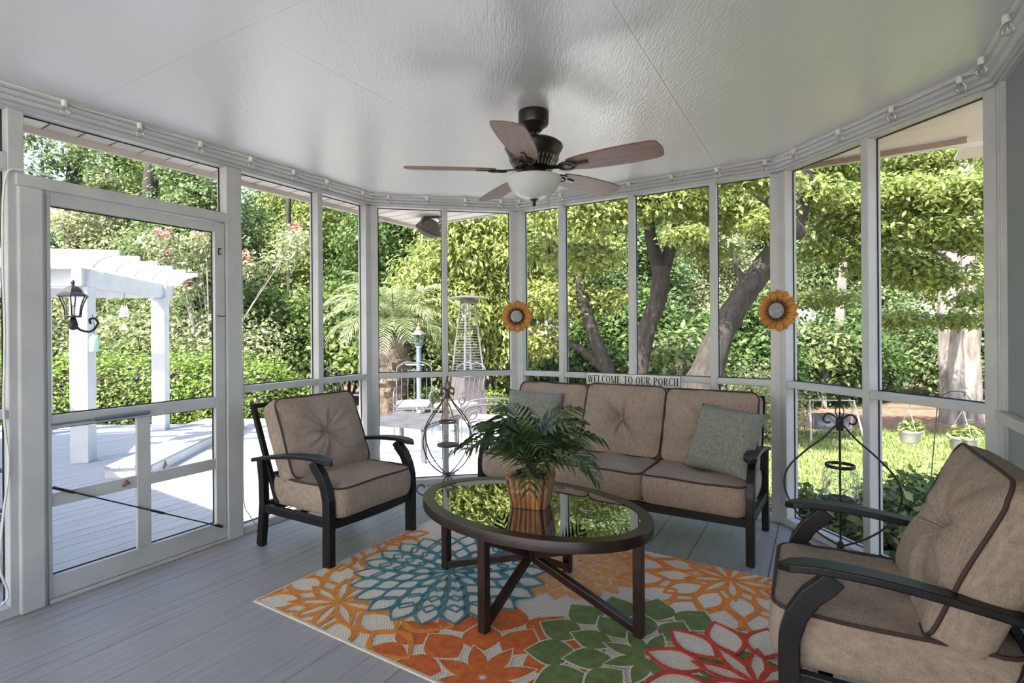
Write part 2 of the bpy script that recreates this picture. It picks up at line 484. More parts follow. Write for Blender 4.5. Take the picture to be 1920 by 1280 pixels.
FACE, DEEP = .045, .09
def corner_post(k, w1, w2, name='corner_post'):
    p1, u1, n1, L1 = WF[w1]; p2, u2, n2, L2 = WF[w2]; f = .055
    bis = (n1 + n2); bis = bis / bis.length * (DEEP / max(.3, (bis / bis.length).dot(n1)))
    poly = [k - u1 * f, k, k + u2 * f, k + u2 * f + n2 * DEEP, k + bis, k - u1 * f + n1 * DEEP]
    MB().prism([(q.x, q.y) for q in poly], 0, OPEN_T + .02).build(name, 'white_paint', WROOT[w1], bevel=.003)
corner_post(K_AB, 'A', 'B'); corner_post(K_BC, 'B', 'C'); corner_post(K_CD, 'C', 'D'); corner_post(K_DE, 'D', 'E')

def mullion(w, pxa, pxb=None, wd=FACE, z0=SILL, z1=OPEN_T, name='mullion', s=None):
    sc = s if s is not None else (s_of(w, pxa) + s_of(w, pxb)) / 2
    mb = wbox(MB(), w, sc - wd / 2, sc + wd / 2, 0, DEEP, z0, z1)
    mb.build(name, 'white_paint', WROOT[w], bevel=.003)
    return sc
def bays(w, stops, rail=True):
    """stops: list of (s_from, s_to) clear openings"""
    for s0, s1 in stops:
        if rail:
            wbox(MB(), w, s0, s1, .004, DEEP - .004, RAIL_T - .042, RAIL_T).build('mid_rail', 'white_paint', WROOT[w], bevel=.003)
            pane(w, s0, s1, SILL, RAIL_T - .042); pane(w, s0, s1, RAIL_T, OPEN_T)
def base_and_head(w, s0, s1, head_s0=None):
    wbox(MB(), w, s0, s1, -.002, DEEP + .01, 0, SILL).build('sill_plate', 'white_paint', WROOT[w], bevel=.004)
for w in 'ABCDE':
    p, u, n, L = WF[w]
    wbox(MB(), w, -.0, L, 0, DEEP, OPEN_T, CEIL + .02).build('header', 'white_paint', WROOT[w])
# crown moulding, mitred at the corners
def crown(w, prev, nxt):
    p, u, n, L = WF[w]
    prof = [(0, OPEN_T + .008), (.014, OPEN_T + .008), (.014, OPEN_T + .020), (.008, OPEN_T + .022), (.008, OPEN_T + .026), (.022, OPEN_T + .030), (.036, OPEN_T + .044), (.030, OPEN_T + .047),
            (.044, OPEN_T + .054), (.056, OPEN_T + .066), (.050, OPEN_T + .069), (.066, OPEN_T + .074), (.072, OPEN_T + .082), (.072, CEIL), (0, CEIL)]
    t0 = t1 = 0.0
    if prev: t0 = math.tan(math.acos(max(-1, min(1, n.dot(WF[prev][2])))) / 2)
    if nxt: t1 = math.tan(math.acos(max(-1, min(1, n.dot(WF[nxt][2])))) / 2)
    a = [wpt(w, t0 * o, -o, z) for o, z in prof]; b_ = [wpt(w, L - t1 * o, -o, z) for o, z in prof]
    m_ = len(prof); mb = MB()
    mb.add(a + b_, [(i, (i + 1) % m_, (i + 1) % m_ + m_, i + m_) for i in range(m_)] + [tuple(range(m_)), tuple(range(2 * m_ - 1, m_ - 1, -1))])
    mb.build('crown_moulding', 'white_paint', WROOT[w])
crown('A', None, 'B'); crown('B', 'A', 'C'); crown('C', 'B', 'D'); crown('D', 'C', 'E'); crown('E', 'D', None)

# wall B, C, D bays
LB, LC, LD, LA = WF['B'][3], WF['C'][3], WF['D'][3], WF['A'][3]
base_and_head('B', 0, LB); base_and_head('C', 0, LC); base_and_head('D', 0, LD)
mB = mullion('B', 830, 840)
bays('B', [(.055, mB - FACE / 2), (mB + FACE / 2, LB - .055)])
mc = [mullion('C', a, b_) for a, b_ in ((1048, 1056), (1180, 1187.5), (1333, 1342))]
e = [.055] + [v for c in mc for v in (c - FACE / 2, c + FACE / 2)] + [LC - .055]
bays('C', [(e[i], e[i + 1]) for i in range(0, len(e), 2)])
mD = mullion('D', 1615, 1629)
bays('D', [(.055, mD - FACE / 2), (mD + FACE / 2, LD - .055)])

# wall A: mullion, post by the door, door, post, left panel
mA = mullion('A', 597, 607)
sPost = s_of('A', 440)                      # post right of the door
sL = s_of('A', 32)                          # post left of the door
base_and_head('A', sPost - .05, LA); base_and_head('A', 0, sL + .09)
wbox(MB(), 'A', sPost - .055, sPost + .045, -.012, DEEP, 0, OPEN_T).build('door_post', 'white_paint', WROOT['A'], bevel=.004)
wbox(MB(), 'A', sL - .03, sL + .03, 0, DEEP, 0, OPEN_T).build('door_post', 'white_paint', WROOT['A'], bevel=.004)
bays('A', [(sPost + .045, mA - FACE / 2), (mA + FACE / 2, LA - .055)])
bays('A', [(sL - 1.1, sL - .03)])
wbox(MB(), 'A', sL - 1.1, sL - .03, .004, DEEP - .004, 2.06, 2.14).build('transom_rail', 'white_paint', WROOT['A'], bevel=.003)
mullion('A', 0, s=sL - 1.12); bays('A', [(.02, sL - 1.15)])
# door casing
s0d, s1d = sL + .03, sPost - .055
wbox(MB(), 'A', s0d - .035, s1d + .02, -.018, DEEP, 1.995, 2.052).build('door_head_casing', 'white_paint', WROOT['A'], bevel=.004)
wbox(MB(), 'A', s0d - .03, s0d + .065, -.022, DEEP, 0, 1.995).build('door_side_casing', 'white_paint', WROOT['A'], bevel=.008)
wbox(MB(), 'A', s0d + .065, s0d + .078, .0, DEEP - .02, 0, 1.995).build('door_stop', 'white_paint', WROOT['A'])
pane('A', sL + .03, sPost - .055, 2.052, OPEN_T)
# screen door (in the door_1 frame)
door = tag(empty('door_1'), 'white wooden screen door with four lower panels and brace rod', kind='structure')
dl, dr = s0d + .082, s1d - .004
gl, gr = s_of('A', 97), s_of('A', 404.5)
def dbox(nm, a, b_, z0, z1, d0=.004, d1=.034, mat='white_paint', bev=.003):
    return wbox(MB(), 'A', a, b_, d0, d1, z0, z1).build(nm, mat, door, bevel=bev)
dbox('stile', dl, gl, .02, 1.985); dbox('stile', gr, dr, .02, 1.985)
dbox('top_rail', gl, gr, 1.93, 1.985); dbox('lock_rail', gl, gr, .843, .908); dbox('bottom_rail', gl, gr, .02, .127)
ms0, ms1 = s_of('A', 257), s_of('A', 283)
dbox('cross_rail', gl, gr, .462, .527, .010, .03); dbox('mullion', ms0, ms1, .127, .843, .008, .032)
for a, b_, z0, z1 in ((gl, gr, .908, 1.93), (gl, gr, .127, .843)):
    mb = MB(); mb.add([wpt('A', a, .036, z0), wpt('A', b_, .036, z0), wpt('A', b_, .036, z1), wpt('A', a, .036, z1)], [(0, 1, 2, 3)])
    mb.build('screen_pane', 'screen_mesh', door)
    sp = MB(); t = .006
    for q in ((a, b_, z0, z0 + t), (a, b_, z1 - t, z1), (a, a + t, z0, z1), (b_ - t, b_, z0, z1)):
        wbox(sp, 'A', q[0], q[1], .030, .0355, q[2], q[3])
    sp.build('spline', 'spline', door)
wbox(MB(), 'A', dl, dr, -.01, .07, 0, .018).build('threshold', 'white_paint', door, bevel=.003)
MB().tube([wpt('A', s_of('A', 96), -.006, .56), wpt('A', s_of('A', 413), -.006, .10)], .004, 6).build('brace_rod', 'black_metal', door)
mb = MB()
for f0, f1 in ((0, .10), (.52, .60), (.95, 1)):
    a = Vector(wpt('A', s_of('A', 96), -.006, .56)); b_ = Vector(wpt('A', s_of('A', 413), -.006, .10))
    mb.tube([a.lerp(b_, f0), a.lerp(b_, f1)], .007, 8)
mb.build('turnbuckle', 'iron', door, smooth=True)
mb = MB()
a = Vector(wpt('A', s_of('A', 92), -.02, .865)); b_ = Vector(wpt('A', s_of('A', 275), -.02, .868))
mb.tube([a, a.lerp(b_, .45)], .005, 8); mb.tube([a.lerp(b_, .42), b_], .011, 10)
mb.build('door_closer', 'lamp_blue_metal', door, smooth=True)
mb = MB(); sh = s_of('A', 414)
wbox(mb, 'A', sh - .012, sh + .006, -.004, .004, 1.79, 1.795); wbox(mb, 'A', sh - .012, sh + .006, -.004, .004, 1.825, 1.83); wbox(mb, 'A', sh - .012, sh - .009, -.004, .004, 1.79, 1.83)
mb.build('hinge', 'iron', door)
MB().tube([wpt('A', sh - .03, -.012, 1.41), wpt('A', sh, -.02, 1.405), wpt('A', sh + .02, -.016, 1.41)], .003, 6).build('hook', 'iron', door)
# wall E: solid painted wall with ledge
LE = WF['E'][3]
wbox(MB(), 'E', .05, LE, .02, DEEP, 0, OPEN_T + .02).build('wall_panel', 'grey_wall', WROOT['E'])
wbox(MB(), 'E', .035, LE, -.02, .02, .90, .945).build('ledge', 'white_paint', WROOT['E'], bevel=.004)
wbox(MB(), 'E', .0, .035, -.004, .03, 0, OPEN_T).build('corner_trim', 'white_paint', WROOT['E'], bevel=.003)
wbox(MB(), 'E', .035, LE, -.003, .02, 0, .09).build('base_board', 'white_paint', WROOT['E'], bevel=.004)

# floor planks along wall A direction
def au(n_, u_): return NA * n_ + UA * u_
nA0 = K_AB.dot(NA)
floor = tag(empty('floor'), 'grey painted plank floor of the porch', kind='structure')
PW = .083
nE = K_DE.dot(NA); n_ = nA0 + .09
def edge_u(nn):
    """u of the porch outline at offset nn along NA (walls B, C, D)"""
    best = 1e9
    for w in 'BCD':
        p, d, nrm, L = WF[w]; q = p + nrm * .09
        den = UA.dot(nrm)
        if den > .05: best = min(best, (q - NA * nn).dot(nrm) / den)
    return best
i = 0
while n_ > nE - .1:
    g = random.choice((.0008, .001, .0014, .004))
    a0, a1 = n_ - g, n_ - PW
    mb = MB(); dz = random.uniform(-.0008, .0008)
    q = [au(a0, -1.6), au(a0, edge_u(a0)), au(a1, edge_u(a1)), au(a1, -1.6)]
    mb.prism([(v.x, v.y) for v in q], -.02, dz)
    o = mb.build('floor_plank', 'floor_paint', floor)
    # texture grain along the board: rotate mesh data into a local frame
    ang = math.atan2(UA.y, UA.x) - math.pi / 2
    o.data.transform(Matrix.Rotation(-ang, 4, 'Z')); o.rotation_euler.z = ang
    n_ -= PW; i += 1
mb = MB(); q = [au(nA0 + .1, -1.7), au(nA0 + .1, 3.3), K_BC + NC * .1, K_CD + NC * .05, K_DE + Vector((.1, 0)), au(nE - .1, -1.7)]
mb.prism([(v.x, v.y) for v in q], -.06, -.021); mb.build('subfloor', 'forest_floor', floor)

# ceiling panels
ceiling = tag(empty('ceiling'), 'glossy white painted plywood ceiling of the porch', kind='structure')
vcd = NA * -1
def clip_poly(poly, n, c):
    out = []
    for i in range(len(poly)):
        p, q = poly[i], poly[(i + 1) % len(poly)]
        dp, dq = p.dot(n) - c, q.dot(n) - c
        if dp <= 0: out.append(p)
        if (dp < 0) != (dq < 0): out.append(p + (q - p) * (dp / (dp - dq)))
    return out
seam_pt = P(465, 50, z=CEIL); sn, su = Vector((seam_pt.x, seam_pt.y)).dot(NA), Vector((seam_pt.x, seam_pt.y)).dot(UA)
nedges = [nA0 + .09] + [sn] + [sn - 1.22] + [sn - 2.44, sn - 3.66]
g = .0005
for k in range(len(nedges) - 1):
    a1, a0 = nedges[k], nedges[k + 1]
    us = [-5.6, su - 2.44, su, su + 2.44, 8] if k < 2 else [-5.6, su - 3.66, su - 1.22, su + 1.22, 8]
    for j in range(len(us) - 1):
        poly = [au(a0 + g, us[j] + g), au(a1 - g, us[j] + g), au(a1 - g, us[j + 1] - g), au(a0 + g, us[j + 1] - g)]
        for w in 'ABCDE':
            p, d, nrm, L = WF[w]
            if poly: poly = clip_poly(poly, nrm, p.dot(nrm) + .05)
        if len(poly) > 2:
            MB().prism([(v.x, v.y) for v in poly], CEIL, CEIL + .012).build('ceiling_panel', 'ceiling_paint', ceiling)

# roof above, soffit boards under the eaves, fascia
nEave = 3.52; uEave = None
cEave = Vector((-.02, 4.77)).dot(NC) + .02
nEaveR = nE - .55
roof = tag(empty('roof'), 'low porch roof with pale soffit boards under its eaves', kind='structure')
mb = MB()
def nc(n__, c__):
    return isect((NA.x, NA.y), n__, (NC.x, NC.y), c__)
q = [nc(nEave, -5.6), nc(nEave, cEave), nc(nEaveR, cEave), nc(nEaveR, -5.6)]
mb.prism([(v.x, v.y) for v in q], CEIL + .03, CEIL + .16); mb.build('roof_deck', 'shingle', roof)
ZS = 2.375
c = cEave
BW = .15; k = 0
while c > -1.2:
    c0 = c - BW + .013
    # left piece between wall outline and A eave, right piece between D/E and right eave
    def span(cc):
        lo, hi = -1e9, 1e9     # interval of n inside the wall polygon on line NC.p = cc
        for w in 'ABCDE':
            p, d, nrm, L = WF[w]; lim = (p + nrm * .088).dot(nrm)
            base = nc(0.0, cc); dirn = nc(1.0, cc) - base
            den = dirn.dot(nrm); r = (lim - base.dot(nrm)) / den if abs(den) > 1e-6 else None
            if r is None: continue
            if den > 0: hi = min(hi, r)
            else: lo = max(lo, r)
        return lo, hi
    l1, h1 = span(c); l0, h0 = span(c0)
    vent = (k // 4) % 3 == 1
    if l1 >= h1 or l0 >= h0:
        q = [nc(nEaveR, c0), nc(nEave, c0), nc(nEave, c), nc(nEaveR, c)]
        MB().prism([(v.x, v.y) for v in q], ZS, ZS + .01).build('soffit_board', 'soffit', roof)
    else:
        q = [nc(h0, c0), nc(nEave, c0), nc(nEave, c), nc(h1, c)]
        MB().prism([(v.x, v.y) for v in q], ZS, ZS + .01).build('soffit_board', 'soffit_vent' if vent else 'soffit', roof)
        q = [nc(nEaveR, c0), nc(l0, c0), nc(l1, c), nc(nEaveR, c)]
        if l0 > nEaveR: MB().prism([(v.x, v.y) for v in q], ZS, ZS + .01).build('soffit_board', 'soffit', roof)
    c -= BW; k += 1
mb = MB(); q = [nc(nEave - .02, -1.2), nc(nEave - .02, cEave), nc(nEaveR, cEave), nc(nEaveR, -1.2)]
mb.prism([(v.x, v.y) for v in q], CEIL + .016, CEIL + .026); mb.build('soffit_backing', 'fascia_brown', roof)
def dummy_(): pass
def fascia(p, q, z0, z1, mat, nm='fascia'):
    d = (q - p).normalized(); n = Vector((-d.y, d.x)) * .02
    MB().prism([(v.x, v.y) for v in (p, q, q + n, p + n)], z0, z1).build(nm, mat, roof)
fascia(nc(nEave, -1.5), nc(nEave, cEave + .1), ZS - .035, CEIL + .14, 'soffit')
fascia(nc(nEave, cEave), nc(nEaveR, cEave), ZS - .012, CEIL + .14, 'soffit')
fascia(nc(nEave + .01, cEave + .12), nc(nEave - .22, cEave + .12), ZS - .035, CEIL + .1, 'fascia_brown', 'fascia_end')

qa, qb = P(1500, 318, z=ZS - .03), P(1813, 266, z=ZS - .03)
fascia(Vector((qa.x, qa.y)), Vector((qb.x, qb.y)), ZS - .03, ZS + .004, 'fascia_brown', 'brown_fascia')
qa, qb, qc = P(1789, 298, z=ZS - .03), P(1812, 272, z=ZS - .03), P(1900, 280, z=ZS - .03)
pa = [P(1789, 300, z=ZS), P(1800, 276, z=ZS), P(1900, 262, z=ZS), P(1900, 284, z=ZS)]
MB().prism([(v.x, v.y) for v in pa], ZS - .004, ZS + .012).build('soffit_return', 'soffit', roof)
# ================================================================ furniture
def rrect(w, d, r, n=96, p=None):
    """points of a rounded rectangle by arc length, starting at +x"""
    hw, hd = w / 2, d / 2; r = min(r, hw - 1e-4, hd - 1e-4)
    segs = []
    for cx, cy, a0 in ((hw - r, hd - r, 0), (-hw + r, hd - r, 90), (-hw + r, -hd + r, 180), (hw - r, -hd + r, 270)):
        for k in range(9):
            a = math.radians(a0 + 90 * k / 8); segs.append((cx + r * math.cos(a), cy + r * math.sin(a)))
    segs.append(segs[0]); cum = [0]
    for i in range(1, len(segs)): cum.append(cum[-1] + math.dist(segs[i], segs[i - 1]))
    out = []; j = 0
    for k in range(n):
        t = cum[-1] * k / n
        while cum[j + 1] < t: j += 1
        f = (t - cum[j]) / max(1e-9, cum[j + 1] - cum[j])
        out.append((segs[j][0] + (segs[j + 1][0] - segs[j][0]) * f, segs[j][1] + (segs[j + 1][1] - segs[j][1]) * f))
    return out
def cushion_mesh(w, d, h, r=.06, crown=.03, tuft=.0, seed=0, wr=.006, sag=0.0):
    """box cushion lying flat, centre at origin, z from -h/2 to h/2 (+crown); tuft in the middle of the top"""
    rnd = random.Random(seed); n = 96
    rim = rrect(w, d, r, n)
    ph = [rnd.uniform(0, 6.28) for _ in range(8)]; am = [rnd.uniform(.4, 1) for _ in range(8)]
    mb = MB(); v = []; rings = []
    ks = [.06, .12, .2, .3, .4, .5, .6, .7, .8, .88, .94, .98, 1.0]
    def wob(a, k):
        s_ = 0
        for i, f in enumerate((3, 5, 7, 9, 13, 17)): s_ += am[i] * math.sin(f * a + ph[i])
        return s_ / 3
    v.append((0, 0, h / 2 + crown - tuft)); top0 = 0
    for k in ks:
        ring = []
        for x, y in rim:
            px, py = x * k, y * k; a = math.atan2(py / d, px / w)
            z = h / 2 + crown * (1 - k ** 3)
            if tuft: z -= tuft * math.exp(-(k / .22) ** 1.3); z += wob(a, k) * wr * 1.7 * math.exp(-((k - .28) / .33) ** 2)
            z += wob(a * 1.0 + 2, k) * wr * .8 * math.exp(-((k - .9) / .12) ** 2)
            z += wr * 1.2 * math.sin(px * 23 + ph[6]) * math.sin(py * 17 + ph[7]) * (1 - k ** 4)
            z -= sag * math.exp(-(((px) / (w * .3)) ** 2 + ((py) / (d * .3)) ** 2))
            ring.append(len(v)); v.append((px, py, z))
        rings.append(ring)
    for i_, (zz, bulge) in enumerate(((.42, .004), (.25, .012), (0, .016), (-.25, .012), (-.42, .004), (-.5, -.008))):
        ring = []
        for j, (x, y) in enumerate(rim):
            l = math.hypot(x, y); wv = math.sin(j * .9 + ph[i_]) * .0012
            ring.append(len(v)); v.append((x * (1 + (bulge + wv) / l), y * (1 + (bulge + wv) / l), h * zz))
        rings.append(ring)
    ring = []
    for x, y in rim: ring.append(len(v)); v.append((x * .5, y * .5, -h / 2 - .004))
    rings.append(ring); v.append((0, 0, -h / 2 - .004)); bot = len(v) - 1
    f = [(top0, rings[0][k], rings[0][(k + 1) % n]) for k in range(n)]
    for a, b_ in zip(rings, rings[1:]):
        f += [(a[k], b_[k], b_[(k + 1) % n], a[(k + 1) % n]) for k in range(n)]
    f += [(bot, rings[-1][(k + 1) % n], rings[-1][k]) for k in range(n)]
    mb.add(v, f)
    pm = MB(); pm.tube([(x * 1.004, y * 1.004, h / 2 + .001 + .0025 * math.sin(i_ * .37 + ph[3])) for i_, (x, y) in enumerate(rim)], .006, 6, closed=True)
    return mb, pm
def cushion(parent, name, w, d, h, M, r=.06, crown=.03, tuft=0., seed=0, mat='cushion', sag=0., wr=.007):
    a, p = cushion_mesh(w, d, h, r, crown, tuft, seed, wr, sag)
    o = a.xf(M).build(name, mat, parent, smooth=True)
    p2 = p.xf(M).build('piping', 'piping', o, smooth=True); p2['label'] = 'dark brown piping'
    if tuft:
        bt = MB().lathe([(.0, .006), (.008, .005), (.012, 0), (.011, -.004), (0, -.005)], 14).xf(Matrix.Translation((0, 0, h / 2 + crown - tuft + .004))).xf(M)
        bt.build('button', mat, o, smooth=True)
    return o

def seat_frame(t, W, seats, sofa=False):
    """x across, -y is the front. one lounge frame with legs, arms, rails"""
    hw = W / 2
    for s in (-1, 1):
        x = s * (hw - .025)
        # front leg: straight up, then sweeping back to the arm
        mb = MB()
        path = [(x, -.295, 0), (x, -.295, .15), (x, -.297, .30), (x, -.295, .37), (x, -.275, .44), (x, -.24, .50), (x, -.195, .545), (x, -.175, .572)]
        mb.sweep(path, [(-.022, -.03), (.022, -.03), (.022, .03), (-.022, .03)], up=(0, 1, 0.001))
        mb.build('leg', 'black_metal', t, bevel=.004)
        mb = MB()
        path = [(x, .33, 0), (x, .315, .12), (x, .30, .26), (x, .305, .40), (x, .325, .535)]
        mb.sweep(path, [(-.02, -.026), (.02, -.026), (.02, .026), (-.02, .026)], up=(0, 1, 0.001))
        mb.build('leg', 'black_metal', t, bevel=.004)
        # arm: bowed plank, wide rounded front
        mb = MB(); n = 22; prof_l = []; prof_r = []; tops = []
        for i in range(n + 1):
            f = i / n; y = -.325 + f * .72
            z = .602 + .012 * math.sin(min(1, f * 2.2) * math.pi * .5) - .085 * f ** 1.9 - .014 * (1 - min(1, f / .18)) ** 2
            wd = .040 - .012 * f
            if f < .09: wd *= math.sqrt(max(.02, 1 - ((.09 - f) / .09) ** 2))
            prof_l.append((x - wd, y, z)); prof_r.append((x + wd, y, z)); tops.append(z)
        vv = prof_l + prof_r + [(a, b_, c_ - .024) for a, b_, c_ in prof_l] + [(a, b_, c_ - .024) for a, b_, c_ in prof_r]
        m_ = n + 1; ff = []
        for i in range(n):
            ff += [(i, i + 1, m_ + i + 1, m_ + i), (2 * m_ + i, 3 * m_ + i, 3 * m_ + i + 1, 2 * m_ + i + 1), (i, 2 * m_ + i, 2 * m_ + i + 1, i + 1), (m_ + i, m_ + i + 1, 3 * m_ + i + 1, 3 * m_ + i)]
        ff += [(0, m_, 3 * m_, 2 * m_), (n, 2 * m_ + n, 3 * m_ + n, m_ + n)]
        mb.add(vv, ff).build('arm', 'black_metal', t, bevel=.005)
        # side rail
        MB().bar((x, -.29, .245), (x, .30, .235), .03, .05).build('side_rail', 'black_metal', t, bevel=.004)
        # back upright
        MB().bar((s * (hw - .05), .20, .27), (s * (hw - .05), .445, .835), .03, .03, up=(0, 1, 0)).build('back_upright', 'black_metal', t, bevel=.004)
    # bowed front rail
    pts = [(-hw + .03 + (W - .06) * i / 16, -.30 - .022 * math.sin(math.pi * i / 16), .235) for i in range(17)]
    MB().sweep(pts, [(-.014, -.024), (.014, -.024), (.014, .024), (-.014, .024)]).build('front_rail', 'black_metal', t)
    MB().bar((-hw + .03, .29, .25), (hw - .03, .29, .25), .03, .045).build('rear_rail', 'black_metal', t)
    MB().bar((-hw + .04, .447, .84), (hw - .04, .447, .84), .03, .03).build('top_rail', 'black_metal', t, bevel=.004)
    MB().bar((-hw + .04, .27, .43), (hw - .04, .27, .43), .025, .03).build('back_rail', 'black_metal', t)
    nsl = seats * 4
    for i in range(nsl):
        xx = -hw + .08 + (W - .16) * (i + .5) / nsl
        MB().bar((xx, .215, .30), (xx, .44, .82), .028, .010, up=(0, 1, 0)).build('back_slat', 'black_metal', t)
    for i in range(3):
        yy = -.2 + i * .2
        MB().bar((-hw + .03, yy, .245), (hw - .03, yy, .245), .04, .012).build('seat_slat', 'black_metal', t)

def back_matrix(xc, tilt=23, zb=.405, yb=.045, hh=.50, th=.14):
    R = Matrix.Rotation(math.radians(90 - tilt), 4, 'X')     # flat cushion -> upright leaning back
    # local y of cushion becomes up, local z becomes towards front
    return Matrix.Translation((xc, yb + math.sin(math.radians(tilt)) * hh / 2 + .06, zb + math.cos(math.radians(tilt)) * hh / 2)) @ R

def armchair(label, loc, face, seed):
    rz = math.atan2(face[1], face[0]) + math.pi / 2
    t = thing('armchair', label, 'armchair', (loc[0], loc[1], 0), rz, 'matching cushioned porch armchairs')
    seat_frame(t, .70, 1)
    cushion(t, 'seat_cushion', .595, .62, .165, Matrix.Translation((0, -.035, .347)), r=.07, crown=.022, seed=seed, sag=.012, wr=.007)
    cushion(t, 'back_cushion', .60, .50, .135, back_matrix(0), r=.05, crown=.045, tuft=.055, seed=seed + 1, wr=.010)
    return t
# armchair by the door (feet read off the photograph), armchair in the right foreground
f1, f2, f3 = P(610, 1068, z=0), P(775, 992, z=0), P(505, 1022, z=0)
wdir = Vector((f2.x - f1.x, f2.y - f1.y)).normalized(); face1 = Vector((wdir.y, -wdir.x))
c1 = Vector(((f1.x + f2.x) / 2, (f1.y + f2.y) / 2)) - face1 * .295
armchair('taupe cushioned black metal armchair beside the screen door', c1, face1, 3)
g1, g2 = P(1458, 1052, z=.6), P(1472, 930, z=.6)
wdir2 = Vector((g2.x - g1.x, g2.y - g1.y)).normalized(); face2 = Vector((-wdir2.y, wdir2.x))
c2 = Vector(((g1.x + g2.x) / 2, (g1.y + g2.y) / 2)) - face2 * .325
armchair('taupe cushioned black metal armchair in the right foreground by the grey wall', c2, face2, 9)

# sofa
SW = 1.86
sr = P(1406, 1060, z=0)
sdir = VC
sface = -NC
sc_ = Vector((sr.x, sr.y)) - sdir * (SW / 2 - .03) - sface * .295
t = thing('sofa', 'three seat taupe cushioned black metal sofa under the welcome sign', 'sofa', (sc_.x, sc_.y, 0), math.atan2(sface.y, sface.x) + math.pi / 2)
seat_frame(t, SW, 3)
for i in range(3):
    xc = (i - 1) * .592
    cushion(t, 'seat_cushion', .585, .62, .165, Matrix.Translation((xc, -.035, .347)), r=.06, crown=.024, seed=20 + i, sag=.010, wr=.008)
    cushion(t, 'back_cushion', .585, .50, .135, back_matrix(xc, zb=.405 + (.0, .012, .004)[i]), r=.05, crown=.045, tuft=.045 if i == 1 else .025, seed=30 + i, wr=.010)
SOFA = t
def throw_pillow(label, M, size=.44, th=.15, seed=1):
    mb = MB(); n = 22; v = []; f = []
    for sgn in (1, -1):
        for i in range(n + 1):
            for j in range(n + 1):
                x = -1 + 2 * i / n; y = -1 + 2 * j / n
                pinch = 1 - .07 * (1 - x * x) if True else 1
                px = x * (1 - .075 * (1 - y * y) ** 1.0 * abs(x)) * size / 2
                py = y * (1 - .075 * (1 - x * x) ** 1.0 * abs(y)) * size / 2
                z = sgn * th / 2 * (max(0, (1 - x ** 4)) * max(0, (1 - y ** 4))) ** .62
                z += .006 * math.sin(px * 19 + seed) * math.sin(py * 23 + seed * 2) * (1 - x * x) * (1 - y * y)
                v.append((px, py, z))
    N = (n + 1) ** 2
    for i in range(n):
        for j in range(n):
            a = i * (n + 1) + j; q = (a, a + n + 1, a + n + 2, a + 1)
            f.append(q); f.append(tuple(N + k for k in reversed(q)))
    mb.add(v, f)
    bm_me = mb.mesh('throw_pillow', True)
    bm = bmesh.new(); bm.from_mesh(bm_me); bmesh.ops.remove_doubles(bm, verts=bm.verts[:], dist=.0004); bm.to_mesh(bm_me); bm.free()
    bm_me.materials.append(MATS['pillow_fabric'])
    o = bpy.data.objects.new('throw_pillow', bm_me); link(o)
    o.matrix_world = M
    return tag(o, label, 'pillow', 'grey green throw pillows on the sofa')
SM = Matrix.Translation((sc_.x, sc_.y, 0)) @ Matrix.Rotation(math.atan2(sface.y, sface.x) + math.pi / 2, 4, 'Z')
throw_pillow('grey green chenille throw pillow leaning at the right end of the sofa',
             SM @ Matrix.Translation((.725, -.05, .625)) @ Matrix.Rotation(math.radians(-16), 4, 'Z') @ Matrix.Rotation(math.radians(64), 4, 'X') @ Matrix.Rotation(math.radians(-4), 4, 'Z'), seed=2, size=.42)
throw_pillow('grey green throw pillow behind the potted palm, left end of sofa',
             SM @ Matrix.Translation((-.66, .01, .64)) @ Matrix.Rotation(math.radians(14), 4, 'Z') @ Matrix.Rotation(math.radians(66), 4, 'X') @ Matrix.Rotation(math.radians(-3), 4, 'Z'), seed=5)

# coffee table: oval rim, glass, legs on the axes, two crossing braces
tcx = Vector((.08, 2.578)); amaj = Vector((.90, -.665)).normalized()
t = thing('coffee_table', 'oval glass topped dark brown coffee table on the rug', 'coffee table', (tcx.x, tcx.y, .006), math.atan2(amaj.y, amaj.x))
TA, TB, TH = .605, .40, .462
n = 72; mb = MB(); v = []
prof = [(1.0, TH - .046), (1.0, TH - .004), (.997, TH), (.905, TH), (.90, TH - .012), (.90, TH - .046)]
for k in range(n):
    a = 2 * math.pi * k / n
    for q, z in prof:
        off = (1 - q) * .60
        v.append(((TA - off) * math.cos(a), (TB - off) * math.sin(a), z))
m_ = len(prof); f = [(k * m_ + i, ((k + 1) % n) * m_ + i, ((k + 1) % n) * m_ + (i + 1) % m_, k * m_ + (i + 1) % m_) for k in range(n) for i in range(m_)]
mb.add(v, f).build('rim', 'table_metal', t, smooth=True)
mb = MB(); poly = [((TA - .059) * math.cos(2 * math.pi * k / n), (TB - .059) * math.sin(2 * math.pi * k / n)) for k in range(n)]
mb.prism(poly, TH - .010, TH - .002).build('glass_top', 'table_glass', t)
lx, ly = .555, .352
for x, y in ((lx, 0), (-lx, 0), (0, ly), (0, -ly)):
    mb = MB()
    mb.box(x - .02, x + .02, y - .02, y + .02, 0, TH - .046); mb.build('leg', 'table_metal', t, bevel=.003)
for p, q in (((lx, 0), (-lx, 0)), ((0, ly), (0, -ly))):
    for s in (1, -1):
        MB().bar((p[0] * s * .985, p[1] * s * .985, .03), (q[0] * s * .985, q[1] * s * .985, TH - .065), .034, .034).build('brace', 'table_metal', t, bevel=.003)
MB().box(-.03, .03, -.03, .03, .205, .27).build('hub', 'table_metal', t, bevel=.004)

